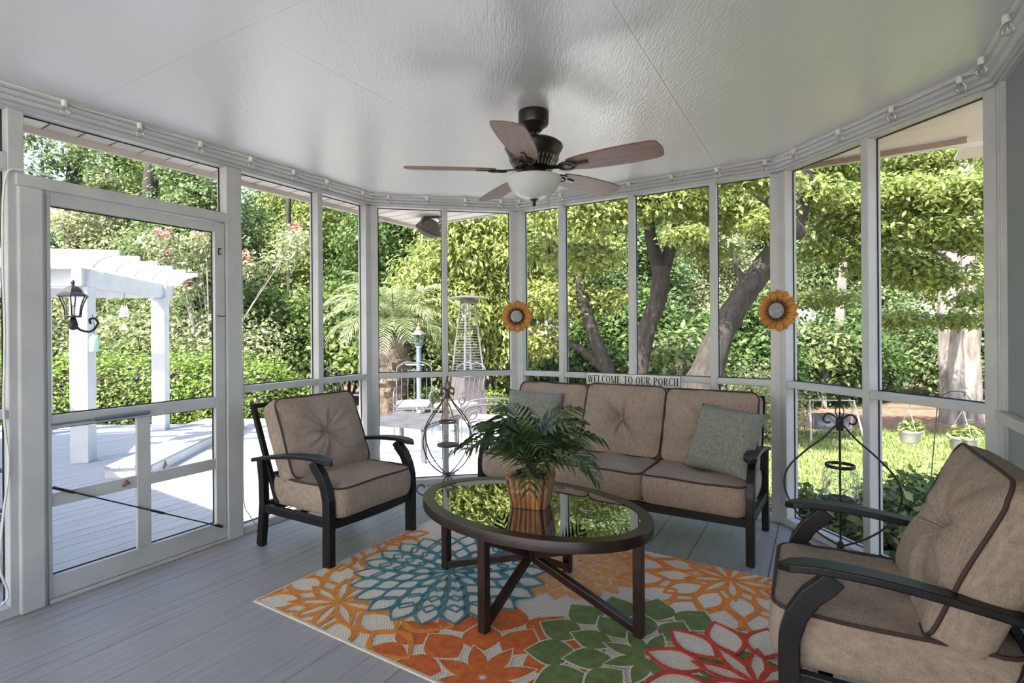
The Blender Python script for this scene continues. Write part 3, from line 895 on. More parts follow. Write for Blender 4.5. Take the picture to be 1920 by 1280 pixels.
# potted palm on the table
def frond(length, droop, nl, leafl, leafw, rnd, curl=1.0, mbL=None, mbR=None, M=None, az=0, elev=60, lv=None):
    """arching rachis with paired leaflets, appended to builders"""
    pts = []; el = math.radians(elev); x = z = 0; n = 12
    for i in range(n + 1):
        pts.append((x, z)); e_ = el - math.radians(droop) * (i / n) ** 1.3
        x += length / n * math.cos(e_); z += length / n * math.sin(e_)
    ca, sa = math.cos(az), math.sin(az)
    def W(a, s, zz): return Vector((a * ca - s * sa, a * sa + s * ca, zz))
    pw = [M @ W(p[0], 0, p[1]) for p in pts]
    mbR.tube(pw, [.0045 * (1 - .8 * i / n) * (length / .45) for i in range(n + 1)], 5)
    for k in range(nl):
        f = .16 + .84 * (k + .5) / nl; j = min(n - 1, int(f * n)); fr = f * n - j
        bx = pts[j][0] + (pts[j + 1][0] - pts[j][0]) * fr; bz = pts[j][1] + (pts[j + 1][1] - pts[j][1]) * fr
        tx, tz = pts[j + 1][0] - pts[j][0], pts[j + 1][1] - pts[j][1]; l = math.hypot(tx, tz); tx /= l; tz /= l
        L = leafl * (math.sin(math.pi * (.12 + .84 * f)) ** .6) * rnd.uniform(.85, 1.1)
        for s in (-1, 1):
            fw = .55 + .25 * f + rnd.uniform(-.08, .08)
            d1 = Vector((tx * fw, s * (1 - .35 * f), tz * fw + .12)).normalized()
            d2 = Vector((tx * fw, s * .65, tz * fw - .55 * curl)).normalized()
            p0 = Vector((bx, 0, bz)); p1 = p0 + d1 * L * .5; p2 = p1 + d2 * L * .5
            wv = Vector((tx, 0, tz)) * leafw
            q = [p0 - wv * .35, p0 + wv * .35, p1 + wv, p1 - wv, p2]
            q = [M @ W(a[0], a[1], a[2]) for a in q]
            mbL.add(q, [(0, 1, 2, 3), (3, 2, 4)])
            if lv is not None: lv += [rnd.uniform(0, 1)] * 5
def leaf_obj(mb, name, mat, parent, lv):
    me = bpy.data.meshes.new(name); me.from_pydata(mb.v, [], mb.f)
    at = me.attributes.new('lv', 'FLOAT', 'POINT'); at.data.foreach_set('value', np.array(lv, dtype=np.float32))
    me.materials.append(MATS[mat]); o = bpy.data.objects.new(name, me); return link(o, parent)
pb_ = P(996, 945, z=.466)
t = thing('potted_palm', 'small artificial palm in a bamboo pot on the coffee table', 'potted plant', (pb_.x, pb_.y, .469), math.radians(-18))
def potpt(i, f, z): return None
tw, bw, ph_ = .092, .072, .145
pot = MB()
for k in range(4):
    for i in range(6):
        f = (i + .5) / 6 * 2 - 1; a = k * math.pi / 2
        b0 = Vector((f * (bw - .008), -bw, 0)); t0 = Vector((f * (tw - .008), -tw, ph_ + random.uniform(-.003, .003)))
        R = Matrix.Rotation(a, 3, 'Z')
        pc = MB().tube([R @ b0, R @ (b0.lerp(t0, .5)), R @ (b0.lerp(t0, .53)), R @ (b0.lerp(t0, .56)), R @ t0], [bw / 6 * .98, tw / 6 * .95, tw / 6 * 1.08, tw / 6 * .95, tw / 6 * 1.0], 8)
        pc.build('bamboo_cane', 'bamboo', t, smooth=True)
MB().hexa([(-bw, -bw, .002), (bw, -bw, .002), (bw, bw, .002), (-bw, bw, .002)], [(-tw, -tw, ph_ - .015), (tw, -tw, ph_ - .015), (tw, tw, ph_ - .015), (-tw, tw, ph_ - .015)]).build('soil', 'pot_soil', t)
rnd = random.Random(4); ml, mr_, lv = MB(), MB(), []
for i in range(17):
    az = i * 2.399 + rnd.uniform(-.2, .2); tier = i / 17
    frond(rnd.uniform(.40, .50) * (1 - .12 * tier), 118 - 35 * tier + rnd.uniform(-8, 8), 13, .185, .0115, rnd, 1.3, ml, mr_, Matrix.Translation((rnd.uniform(-.012, .012), rnd.uniform(-.012, .012), ph_ - .02 + .05 * tier)), az, 48 + 36 * tier, lv)
leaf_obj(ml, 'palm_leaves', 'leaf_indoor', t, lv)['kind'] = 'stuff'
mr_.build('fronds', 'leaf_indoor', t)
MB().tube([(0, 0, ph_ - .03), (.004, .002, ph_ + .05), (0, 0, ph_ + .10)], [.022, .018, .012], 8).build('stem', 'bark_palm', t)

# ---------------------------------------------------------------- rug
rugL = P(480, 1128, z=0)
RW, RD = 2.30, 1.53
t = thing('area_rug', 'cream area rug with large orange, teal and green flowers', 'rug', (rugL.x, rugL.y, .0012), math.atan2(VC.y, VC.x))
# local x along VC (long side), y along away from camera (UA)
MB().box(0, RW, 0, RD, 0, .006).build('rug_base', 'rug_weave', t)
mb = MB()
for a, b_, c_, d_ in ((0, RW, -.008, .004), (0, RW, RD - .004, RD + .008), (-.008, .004, -.008, RD + .008), (RW - .004, RW + .008, -.008, RD + .008)):
    mb.box(a, b_, c_, d_, 0, .008)
mb.build('binding', 'rug_edge', t)
def rug_xy(px, py):
    q = P(px, py, z=0); d = Vector((q.x - rugL.x, q.y - rugL.y))
    yv = Vector((-VC.y, VC.x)); return d.dot(VC), d.dot(yv)
def petal_poly(c, ang, r0, r1, w, n=9, tip=.55):
    """leaf shaped closed outline"""
    L = []; R = []; ca, sa = math.cos(ang), math.sin(ang)
    for i in range(n + 1):
        f = i / n; hw = w * math.sin(math.pi * f ** .9) ** 1.05 * (1 if f < .999 else 0)
        r = r0 + (r1 - r0) * f
        L.append((c[0] + r * ca - hw * sa, c[1] + r * sa + hw * ca)); R.append((c[0] + r * ca + hw * sa, c[1] + r * sa - hw * ca))
    return L + R[::-1][1:-1]
def clip_bm(mb, name, mat, parent):
    me = mb.mesh(name); bm = bmesh.new(); bm.from_mesh(me)
    for co, no in (((0.004, 0, 0), (-1, 0, 0)), ((RW - .004, 0, 0), (1, 0, 0)), ((0, .004, 0), (0, -1, 0)), ((0, RD - .004, 0), (0, 1, 0))):
        bmesh.ops.bisect_plane(bm, geom=bm.verts[:] + bm.edges[:] + bm.faces[:], plane_co=co, plane_no=no, clear_outer=True)
    bm.to_mesh(me); bm.free()
    me.materials.append(MATS[mat]); o = bpy.data.objects.new(name, me); link(o, parent); return o
def flower(px, py, R, rings, npet, mat, style, z0, line=.016, rot=0.0, wk=1.0, inner=0.0):
    c = rug_xy(px, py)
    fill, outl = MB(), MB()
    for k in range(rings - 1, -1, -1):
        st = (R - inner) / rings
        r0 = inner + st * k * .82; r1 = inner + st * (k + 1.35) * (R / (inner + st * (rings + .35)))
        if style == 'fill': r1 = r0 + (r1 - r0) * .98
        nn = npet if not hasattr(npet, '__len__') else npet[k]
        zb0 = z0 + (rings - k) * (.0007 if style == 'fill' else .00035)
        for j in range(nn):
            zb = zb0 + j * .000018
            a = rot + 2 * math.pi * (j + .5 * (k % 2)) / nn
            rm = (r0 + r1) / 2; w = min(math.pi * rm / nn * (1.12 if style == 'fill' else 1.08), (r1 - r0) * (.46 if style == 'fill' else .36)) * wk
            pg = petal_poly(c, a, r0, r1, w)
            if style == 'fill':
                cc = Vector((c[0] + rm * math.cos(a), c[1] + rm * math.sin(a)))
                ca, sa = math.cos(a), math.sin(a); kx = max(.3, 1 - .5 * line / max(w, .02)); kl = 1 - .8 * line / (r1 - r0); sh = []
                for p in pg:
                    d = Vector(p) - cc; al = (d.x * ca + d.y * sa) * kl; ac = (-d.x * sa + d.y * ca) * kx
                    sh.append((cc.x + al * ca - ac * sa, cc.y + al * sa + ac * ca))
                outl.prism(pg, zb - .0003, zb)
                fill.prism(sh, zb - .0003, zb + .00045)
            else:
                fill.prism(pg, zb - .0001, zb)
                cc = Vector((c[0] + rm * math.cos(a), c[1] + rm * math.sin(a)))
                kx = 1 - line / max(w, .03); kl = 1 - 1.4 * line / (r1 - r0) 
                ca, sa = math.cos(a), math.sin(a); inn = []
                for p in pg:
                    d = Vector(p) - cc; al = d.x * ca + d.y * sa; ac = -d.x * sa + d.y * ca
                    al *= kl; ac *= max(.15, kx)
                    inn.append((cc.x + al * ca - ac * sa, cc.y + al * sa + ac * ca))
                m_ = len(pg); zt = zb + .0032
                vv = [(*p, zt) for p in pg] + [(*p, zt) for p in inn] + [(*p, zb) for p in pg] + [(*p, zb) for p in inn]
                ff = []
                for i in range(m_):
                    j2 = (i + 1) % m_
                    ff += [(i, j2, m_ + j2, m_ + i), (i, 2 * m_ + i, 2 * m_ + j2, j2), (m_ + i, m_ + j2, 3 * m_ + j2, 3 * m_ + i)]
                outl.add(vv, ff)
    if style == 'fill':
        o = clip_bm(fill, 'flower_motif', mat, t)
        clip_bm(outl, 'flower_ground', 'rug_weave', o)
    else:
        o = clip_bm(outl, 'flower_motif', mat, t)
        clip_bm(fill, 'flower_ground', 'rug_weave', o)
flower(635, 1132, .62, 3, (9, 10, 14), 'rug_amber', 'line', .0064, .030, .2)
flower(1369, 1090, .58, 3, (9, 12, 16), 'rug_orange', 'line', .0066, .027, .1)
flower(1059, 1053, .46, 5, (10, 14, 18, 22, 26), 'rug_peach', 'fill', .0068, .011)
flower(715, 1010, .30, 2, (8, 10), 'rug_orange', 'line', .0064, .026, .5)
flower(904, 1275, .56, 3, (8, 10, 13), 'rug_rust', 'fill', .0070, .022)
flower(844, 1077, .52, 5, (9, 13, 16, 19, 22), 'rug_teal', 'line', .0106, .017)
flower(1216, 1238, .50, 3, (8, 11, 14), 'rug_green', 'fill', .0098, .021)
flower(1420, 1290, .42, 2, (9, 12), 'rug_red', 'line', .0125, .022, .3)

# ---------------------------------------------------------------- ceiling fan
fc = (.12, 2.78)
BLZ = -.303
t = thing('ceiling_fan', 'dark bronze five blade ceiling fan with frosted bowl light', 'ceiling fan', (fc[0], fc[1], CEIL), 0)
MB().lathe([(.0, 0), (.078, 0), (.080, -.006), (.078, -.060), (.072, -.070), (.052, -.080), (.044, -.096), (.034, -.104), (0, -.106)], 32).build('canopy', 'fan_bronze', t, smooth=True)
MB().lathe([(0, -.095), (.016, -.095), (.016, -.145), (.024, -.15), (.03, -.158), (0, -.158)], 20).build('downrod', 'fan_bronze', t, smooth=True)
MB().lathe([(0, -0.148), (.06, -0.151), (.135, -0.163), (.150, -0.176), (.152, -0.188), (.138, -0.213), (.128, -0.236), (.130, -0.243), (.120, -0.268), (.098, -0.293), (.085, -0.300), (0, -0.300)], 40).build('motor_housing', 'fan_bronze', t, smooth=True)
mb = MB()
for k in range(36):
    a = 2 * math.pi * k / 36
    mb.bar((.129 * math.cos(a), .129 * math.sin(a), -.246), (.100 * math.cos(a), .100 * math.sin(a), -.294), .006, .006)
mb.build('vent_fins', 'steel', t)
MB().lathe([(0, -0.298), (.062, -0.298), (.066, -0.313), (.066, -0.343), (.075, -0.353), (.11, -0.356), (0, -0.358)], 32).build('switch_housing', 'fan_bronze', t, smooth=True)
MB().lathe([(.144, -0.346), (.146, -0.352), (.140, -0.360), (.132, -0.378), (.115, -0.408), (.085, -0.436), (.045, -0.452), (0, -0.457)], 40, cap=False).build('light_bowl', 'frosted_glass', t, smooth=True)
MB().lathe([(0, -0.450), (.024, -0.453), (.024, -0.459), (.012, -0.464), (.008, -0.473), (.010, -0.480), (.006, -0.488), (0, -0.490)], 18).build('finial', 'fan_bronze', t, smooth=True)
for x, y, z1, z2 in ((0, 0, -.485, -.78), (.078, .02, -.36, -.70)):
    ch = MB().tube([(x, y, z1), (x, y, z2)], .0012, 5).build('pull_chain', 'iron', t)
    MB().lathe([(0, 0), (.003, -.004), (.008, -.022), (.009, -.030), (.005, -.036), (0, -.038)], 12, c=(x, y, z2 + .004)).build('pull_knob', 'fan_bronze', ch, smooth=True)
def blade_mesh():
    # outline in plan, x outward
    top = [(.20, .044), (.26, .058), (.34, .066), (.45, .072), (.56, .072), (.63, .066), (.655, .055), (.664, .036)]
    bot = [(.668, .0), (.660, -.03), (.645, -.058), (.56, -.066), (.45, -.066), (.34, -.060), (.26, -.052), (.20, -.04)]
    mb = MB(); mb.prism(crom(top, 3)[0:] and [(p.x, p.y) for p in crom([(a, b_, 0) for a, b_ in top + bot], 3)], -.003, .003)
    return mb
for k in range(5):
    a = math.radians(41.5 + 72 * k)
    M = Matrix.Rotation(a, 4, 'Z') @ Matrix.Translation((0, 0, BLZ)) @ Matrix.Rotation(math.radians(-12), 4, 'X') @ Matrix.Scale(1.18, 4, (0, 1, 0))
    o = blade_mesh().build('blade', 'fan_wood', t); o.matrix_local = M
    ir = MB(); ir.bar((.06, 0, .006), (.15, 0, -.004), .022, .008); ir.bar((.15, 0, -.004), (.20, 0, -.008), .03, .008)
    ir.tube([(.19 + .045 * math.cos(q), .030 * math.sin(q), -.008) for q in [2 * math.pi * i / 20 for i in range(20)]], .006, 6, closed=True)
    ir.bar((.19, 0, -.008), (.30, 0, -.006), .016, .006)
    i_ = ir.build('blade_iron', 'fan_bronze', o)

# ---------------------------------------------------------------- string lights along the crown
t = thing('string_lights', 'clear bulb string lights strung along the crown moulding', 'string lights')
cord = MB(); bulbs = []
def light_run(w, s_list):
    pts = []
    for s in s_list:
        pts.append(wpt(w, s, -.075, CEIL - .012))
    return pts
specs = {'A': [110, 250, 365, 458, 538, 600, 668], 'B': [730, 802, 872, 938], 'C': [985, 1060, 1188, 1266, 1350, 1440], 'D': [1512, 1596, 1698, 1827]}
cp = [wpt('A', s_of('A', -60), -.07, CEIL - .010)]
for w, pxs in specs.items():
    for px in pxs:
        s = s_of(w, px); cp.append(wpt(w, s, -.072, CEIL - .008)); bulbs.append((w, s))
        cp.append(wpt(w, s + .06, -.07, CEIL - .022))
for s in (.16, .5, .9):
    cp.append(wpt('E', s, -.072, CEIL - .008)); bulbs.append(('E', s))
cord.tube(crom(cp, 4), .0035, 5); cord.build('cord', 'cord_white', t)
mb0 = MB().lathe([(0, 0), (.012, 0), (.013, -.012), (.012, -.028), (.010, -.030), (0, -.030)], 12).mesh('socket', True); mb0.materials.append(MATS['cord_white'])
mb1 = MB().lathe([(.009, -.028), (.012, -.034), (.020, -.046), (.022, -.056), (.018, -.068), (.008, -.076), (0, -.078)], 14).mesh('bulb', True); mb1.materials.append(MATS['bulb_glass'])
mb2 = MB().tube([(-.003, 0, -.034), (-.004, 0, -.055), (.004, 0, -.055), (.003, 0, -.034)], .0010, 5).mesh('filament', False); mb2.materials.append(MATS['copper'])
for w, s in bulbs:
    b_ = bpy.data.objects.new('bulb', mb1); link(b_, t); b_.location = wpt(w, s, -.082, CEIL - .012); b_.rotation_euler = (random.uniform(-.15, .15), random.uniform(-.15, .15), random.uniform(0, 6))
    for nm, me in (('socket', mb0), ('filament', mb2)):
        link(bpy.data.objects.new(nm, me), b_)

# ---------------------------------------------------------------- lantern stands
def lantern_stand(label, loc, rz, hook_h=.83, mat='iron', R=.26):
    t = thing('lantern_stand', label, 'lantern', (loc[0], loc[1], 0), rz, 'wrought iron lantern stands')
    zb, zt = .165, .80
    for k in range(4):
        a = k * math.pi / 2; ca, sa = math.cos(a), math.sin(a)
        prof = [(.006, zb), (.10, zb + .05), (.20, zb + .14), (R, zb + .27), (R * .93, zb + .38), (.16, zb + .48), (.075, zb + .56), (.030, zb + .615), (.012, zt), (.012, zt + .03), (.05, zt + .055), (.075, zt + .03), (.062, zt + .005), (.042, zt + .012)]
        MB().tube(crom([(r * ca, r * sa, z) for r, z in prof], 6), .005, 7).build('cage_wire', mat, t, smooth=True)
        foot = [(.006, zb + .02), (.02, zb - .02), (.055, .09), (.13, .025), (.20, .012), (.245, .045), (.235, .085), (.20, .095), (.185, .065)]
        MB().tube(crom([(r * math.cos(a + .785), r * math.sin(a + .785), z) for r, z in foot], 6), .005, 7).build('foot_scroll', mat, t, smooth=True)
    fin = MB()
    for k in range(6):
        a = k * math.pi / 3
        fin.tube(crom([(.004 * math.cos(a), .004 * math.sin(a), zt + .03), (.022 * math.cos(a), .022 * math.sin(a), zt + .065), (.012 * math.cos(a), .012 * math.sin(a), zt + .10), (.003 * math.cos(a), .003 * math.sin(a), zt + .135)], 5), .0025, 5)
    fin.build('finial_cage', mat, t, smooth=True)
    MB().lathe([(0, zt + .125), (.008, zt + .132), (.010, zt + .142), (.006, zt + .15), (0, zt + .152)], 12).build('finial_ball', mat, t, smooth=True)
    MB().lathe([(0, zt - .03), (.017, zt - .03), (.019, zt), (.017, zt + .03), (0, zt + .03)], 12).build('collar', mat, t, smooth=True)
    MB().lathe([(0, zb - .015), (.014, zb - .015), (.014, zb + .02), (0, zb + .02)], 10).build('base_collar', mat, t, smooth=True)
    # jar hanging on rope from the hook
    MB().tube([(0, 0, zt - .02), (0, 0, zt - .07), (.008, 0, zt - .085), (0, 0, zt - .095)], .003, 6).build('hook', mat, t)
    zj = .40
    jar = MB().lathe([(.074, zj + .004), (.080, zj + .02), (.082, zj + .13), (.078, zj + .155), (.064, zj + .175), (.064, zj + .185)], 28, cap=False).build('jar', 'clear_glass', t, smooth=True)
    MB().lathe([(.066, zj + .176), (.070, zj + .178), (.070, zj + .192), (.066, zj + .194), (.064, zj + .185), (.066, zj + .176)], 28, cap=False).build('jar_rim', mat, jar, smooth=True)
    MB().lathe([(0, zj - .004), (.084, zj - .004), (.086, zj + .006), (.080, zj + .012), (0, zj + .012)], 28).build('jar_base', mat, jar, smooth=True)
    wire = MB(); nn, rows = 11, 6
    for r in range(rows):
        for i in range(nn):
            a0 = 2 * math.pi * (i + .5 * (r % 2)) / nn; h = .024; z0 = zj + .02 + r * h; rr = .0835 if r < 5 else .080
            for s in (-1, 1):
                a1 = a0 + s * math.pi / nn
                wire.tube([(rr * math.cos(a0), rr * math.sin(a0), z0), (rr * math.cos(a0), rr * math.sin(a0), z0 + h * .45), (rr * math.cos(a1), rr * math.sin(a1), z0 + h)], .0011, 3, cap=False)
    wire.build('chicken_wire', 'steel', jar)
    for s in (-1, 1):
        MB().tube(crom([(s * .070, 0, zj + .185), (s * .055, 0, zj + .24), (s * .012, 0, zj + .335), (0, 0, zt - .09)], 4), .006, 8).build('rope_handle', 'rope', t, smooth=True)
    return t
l1 = Vector((-.517, 4.24)); lantern_stand('wrought iron teardrop lantern stand with jar beside the sofa', l1, math.radians(45) + math.atan2(l1.y, l1.x), mat='iron_brown')
l2 = min((on_wall('D', 1560 + k) - WF['D'][2] * .275 for k in range(0, 260, 4)), key=lambda q: abs(q.x / q.y - .613))
lantern_stand('wrought iron teardrop lantern stand with jar behind the right armchair', l2, math.atan2(l2.y, l2.x))

# ---------------------------------------------------------------- sunflowers on the posts
def sunflower(label, loc, nrm, R=.142):
    t = thing('sunflower_plaque', label, 'wall ornament', loc, 0, 'metal sunflowers on the posts')
    nrm = Vector((nrm.x, nrm.y, 0)).normalized()
    t.rotation_euler = nrm.to_track_quat('Z', 'Y').to_euler()
    def pet(a, r0, r1, w, z, seedw):
        mb = MB(); n = 8; L = []; Rr = []; C_ = []
        for i in range(n + 1):
            f = i / n; r = r0 + (r1 - r0) * f
            hw = w * (.45 + .55 * math.sin(math.pi * (.15 + .55 * f))) * (math.sqrt(max(0, 1 - ((f - .72) / .28) ** 2)) if f > .72 else 1)
            zz = z + .012 * math.sin(math.pi * f * .8) - .004 * f
            L.append((r, hw, zz - .003)); C_.append((r, 0, zz + .002)); Rr.append((r, -hw, zz - .003))
        ca, sa = math.cos(a), math.sin(a)
        rot = lambda p: (p[0] * ca - p[1] * sa, p[0] * sa + p[1] * ca, p[2])
        vv = [rot(p) for p in L + C_ + Rr]; m_ = n + 1
        vv += [(p[0], p[1], p[2] - .002) for p in vv]; k = 3 * m_
        ff = []
        for i in range(n):
            ff += [(i, i + 1, m_ + i + 1, m_ + i), (m_ + i, m_ + i + 1, 2 * m_ + i + 1, 2 * m_ + i)]
            ff += [(k + i, k + m_ + i, k + m_ + i + 1, k + i + 1), (k + m_ + i, k + 2 * m_ + i, k + 2 * m_ + i + 1, k + m_ + i + 1), (i, k + i, k + i + 1, i + 1), (2 * m_ + i, 2 * m_ + i + 1, k + 2 * m_ + i + 1, k + 2 * m_ + i)]
        o = mb.add(vv, ff).build('petal', 'petal_orange', t, smooth=True)
        vn = MB()
        for s in (-.62, -.2, .2, .62):
            vn.tube([rot((r0 + (r1 - r0) * f, s * w * 1.25 * (.5 + .5 * f) * (1.0 if f < .8 else .7), z + .012 * math.sin(math.pi * f * .8) - .004 * f + .0015 - abs(s) * .004)) for f in (.05, .3, .55, .82)], [.0016, .0014, .001, .0005], 4)
        vn.build('vein', 'petal_vein', o)
    for i in range(14):
        pet(2 * math.pi * (i + .5) / 14 + random.uniform(-.04, .04), .045, R, .0165, .004, i)
    for i in range(14):
        pet(2 * math.pi * i / 14 + random.uniform(-.04, .04), .045, R * .94, .0145, .012, i)
    rays = MB()
    for i in range(28):
        a = 2 * math.pi * i / 28
        rays.tube([(.045 * math.cos(a), .045 * math.sin(a), .020), (.058 * math.cos(a), .058 * math.sin(a), .024), (.088 * math.cos(a), .088 * math.sin(a), .0235)], [.006, .005, .0008], 4)
    rays.build('dark_rays', 'petal_dark', t)
    core = MB().lathe([(.054, .004), (.054, .020), (.050, .030), (.038, .037), (.018, .041), (0, .0415)], 28).build('flower_head', 'flower_core', t, smooth=True)
    sd = MB()
    for i in range(110):
        r = .050 * math.sqrt(i / 110); a = i * 2.39996; z = .0415 - .012 * (r / .05) ** 2.4
        sd.lathe([(.0024, -.001), (.0016, .002), (0, .0026)], 5, c=(r * math.cos(a), r * math.sin(a), z))
    sd.build('seed_dots', 'flower_core', core)
    MB().lathe([(0, -.012), (.02, -.012), (.02, .004), (0, .004)], 12).build('mount', 'iron', t)
bBC = -(WF['B'][2] + WF['C'][2]).normalized(); kk = K_BC + bBC * .016
sunflower('orange metal sunflower plaque on the post left of the sofa cushions', (kk.x, kk.y, P(966, 593, Z=kk.y).z), bBC)
bCD = -(WF['C'][2] + WF['D'][2]).normalized(); kk = K_CD + bCD * .016
sunflower('orange metal sunflower plaque on the post above the sofa right end', (kk.x, kk.y, P(1466, 582, Z=kk.y).z), bCD)

# ---------------------------------------------------------------- welcome sign
sgA, sgB = s_of('C', 1099.5), s_of('C', 1277)
zt_ = P(1099.5, 697.5, Z=on_wall('C', 1099.5).y).z; zb_ = P(1099.5, 720, Z=on_wall('C', 1099.5).y).z
sgL, sgH = sgB - sgA, zt_ - zb_
t = thing('welcome_sign', 'long white sign reading WELCOME TO OUR PORCH on the rail', 'sign', wpt('C', sgA, -.012, zb_), math.atan2(VC.y, VC.x))
MB().box(0, sgL, -.004, .012, 0, sgH).build('board', 'sign_white', t, bevel=.002)
mb = MB(); bw_ = .004
for a, b_, c_, d_ in ((0, sgL, 0, bw_), (0, sgL, sgH - bw_, sgH), (0, bw_, 0, sgH), (sgL - bw_, sgL, 0, sgH)): mb.box(a, b_, -.0055, -.003, c_, d_)
mb.build('border', 'sign_black', t)
class Let:
    def __init__(s): s.q = []
    def bar(s, x0, y0, x1, y1): s.q.append([(x0, y0), (x1, y0), (x1, y1), (x0, y1)])
    def sl(s, xb, yb, xt, yt, w): s.q.append([(xb - w / 2, yb), (xb + w / 2, yb), (xt + w / 2, yt), (xt - w / 2, yt)])
    def ring(s, cx, cy, rx, ry, tx, ty, a0, a1, n=18):
        for i in range(n):
            a, b_ = [math.radians(a0 + (a1 - a0) * k / n) for k in (i, i + 1)]
            s.q.append([(cx + rx * math.cos(a), cy + ry * math.sin(a)), (cx + rx * math.cos(b_), cy + ry * math.sin(b_)), (cx + (rx - tx) * math.cos(b_), cy + (ry - ty) * math.sin(b_)), (cx + (rx - tx) * math.cos(a), cy + (ry - ty) * math.sin(a))])
def glyph(ch):
    g = Let(); T, t_, S = .15, .055, .05
    def stem(x, y0=0, y1=1): g.bar(x, y0, x + T, y1); g.bar(x - S, y0, x + T + S, y0 + t_) if y0 == 0 else None; g.bar(x - S, 1 - t_, x + T + S, 1) if y1 == 1 else None
    if ch == 'W':
        g.sl(.20, 0, .08, 1, .13); g.sl(.24, 0, .40, 1, .06); g.sl(.54, 0, .40, 1, .13); g.sl(.58, 0, .72, 1, .06); g.bar(-.04, 1 - t_, .20, 1); g.bar(.62, 1 - t_, .82, 1); w = .80
    elif ch == 'E':
        stem(.05); g.bar(.2, 0, .50, t_); g.bar(.2, 1 - t_, .48, 1); g.bar(.2, .49, .40, .49 + t_); g.bar(.455, 0, .50, .2); g.bar(.435, .8, .48, 1); g.bar(.36, .42, .40, .60); w = .52
    elif ch == 'L': stem(.05); g.bar(.2, 0, .47, t_); g.bar(.43, 0, .47, .24); w = .50
    elif ch == 'C': g.ring(.30, .5, .29, .52, .14, .06, 50, 310); g.bar(.46, .72, .50, 1.0); g.bar(.46, .10, .50, .25); w = .54
    elif ch == 'O': g.ring(.31, .5, .30, .52, .14, .06, 0, 360, 26); w = .62
    elif ch == 'M':
        g.bar(.06, 0, .11, 1); g.bar(0, 0, .17, t_); g.bar(-.02, 1 - t_, .16, 1); g.sl(.38, 0, .14, 1, .13); g.sl(.40, 0, .62, 1, .06); g.bar(.60, 0, .75, 1); g.bar(.55, 0, .80, t_); g.bar(.60, 1 - t_, .80, 1); w = .80
    elif ch == 'T': g.bar(.20, 0, .35, 1); g.bar(.13, 0, .42, t_); g.bar(0, 1 - t_, .55, 1); g.bar(0, .78, .045, 1); g.bar(.505, .78, .55, 1); w = .55
    elif ch == 'U': g.bar(.06, .3, .20, 1); g.bar(0, 1 - t_, .26, 1); g.bar(.47, .3, .53, 1); g.bar(.40, 1 - t_, .60, 1); g.ring(.295, .3, .235, .32, .11, .07, 180, 360); w = .60
    elif ch == 'R': stem(.05); g.ring(.24, .745, .26, .255, .13, .055, -90, 90); g.bar(.2, .945, .26, 1); g.bar(.2, .49, .26, .545); g.sl(.50, 0, .27, .5, .13); g.bar(.44, 0, .60, t_); w = .59
    elif ch == 'P': stem(.05); g.ring(.24, .73, .26, .27, .13, .055, -90, 90); g.bar(.2, .945, .26, 1); g.bar(.2, .46, .26, .515); w = .52
    elif ch == 'H': stem(.05); stem(.42); g.bar(.2, .48, .42, .53); w = .62
    else: w = .26
    return g.q, w
txt = 'WELCOME TO OUR PORCH'; gs = [glyph(c_) for c_ in txt]; gap = .075
tot = sum(w for _, w in gs) + gap * (len(gs) - 1)
hL = sgH * .60; xs = (sgL - .034) / tot; x = .017; mb = MB()
for q, w in gs:
    mb = MB()
    for quad in q:
        pts = [(x + a * xs, sgH * .20 + b_ * hL) for a, b_ in quad]
        mb.add([(p[0], -.0052, p[1]) for p in pts] + [(p[0], -.0038, p[1]) for p in pts], [(0, 1, 2, 3), (0, 4, 5, 1), (1, 5, 6, 2), (2, 6, 7, 3), (3, 7, 4, 0)])
    x += (w + gap) * xs
    if q: mb.build('letter', 'sign_black', t)

# ---------------------------------------------------------------- cables
sc0 = s_of('A', 30) - .035
pts = [wpt('A', sc0 + .16, -.03, 2.062), wpt('A', sc0 + .06, -.012, 2.07), wpt('A', sc0 + .0, -.008, 2.02), wpt('A', sc0 - .012, -.006, 1.7), wpt('A', sc0 - .006, -.006, 1.3), wpt('A', sc0 - .012, -.008, .95), wpt('A', sc0 + .004, -.008, .7), wpt('A', sc0 - .02, -.01, .45), wpt('A', sc0 - .03, -.012, .25), wpt('A', sc0 - .005, -.012, .10), wpt('A', sc0 - .10, -.012, .055)]
o = MB().tube(crom(pts, 6), .005, 6).build('door_cable', 'cord_white', smooth=True); tag(o, 'white cable running down the post left of the door', 'cable')
pts = [P(452, 420, Z=3.35), P(456, 600, Z=3.37), P(456, 800, Z=3.36), P(457, 935, Z=3.35), P(468, 965, Z=3.33), P(485, 990, Z=3.36), P(497, 1003, z=.008)]
o = MB().tube(crom(pts, 6), .003, 6).build('power_cord', 'cord_grey', smooth=True); tag(o, 'thin cord hanging beside the armchair down to the floor', 'cable')
#PART3
# ================================================================ outdoors
# ---- ground
def ground_mesh(name, poly, z, mat, label=None, parent=None):
    o = MB().prism([(p[0], p[1]) for p in poly], z - .12, z).build(name, mat, parent)
    return o
DECK_Z, PATIO_Z, LAWN_Z = -.15, -.25, -.52
g_ = MB(); nx = 60; ny = 44
gx = np.linspace(-75, 75, nx + 1); gy = np.linspace(-12, 95, ny + 1)
def ground_h(x, y):
    h = LAWN_Z - .06
    r = max(0, y - 16); h += min(3.0, .035 * r)
    if y > 9: h += .06 * math.sin(x * .7) * math.cos(y * .5)
    return h
g_.add([(x, y, ground_h(x, y)) for y in gy for x in gx], [(j * (nx + 1) + i, j * (nx + 1) + i + 1, (j + 1) * (nx + 1) + i + 1, (j + 1) * (nx + 1) + i) for j in range(ny) for i in range(nx)])
o = g_.build('ground_terrain', 'forest_floor', smooth=True); tag(o, 'leaf covered woodland ground behind the yard', kind='structure')
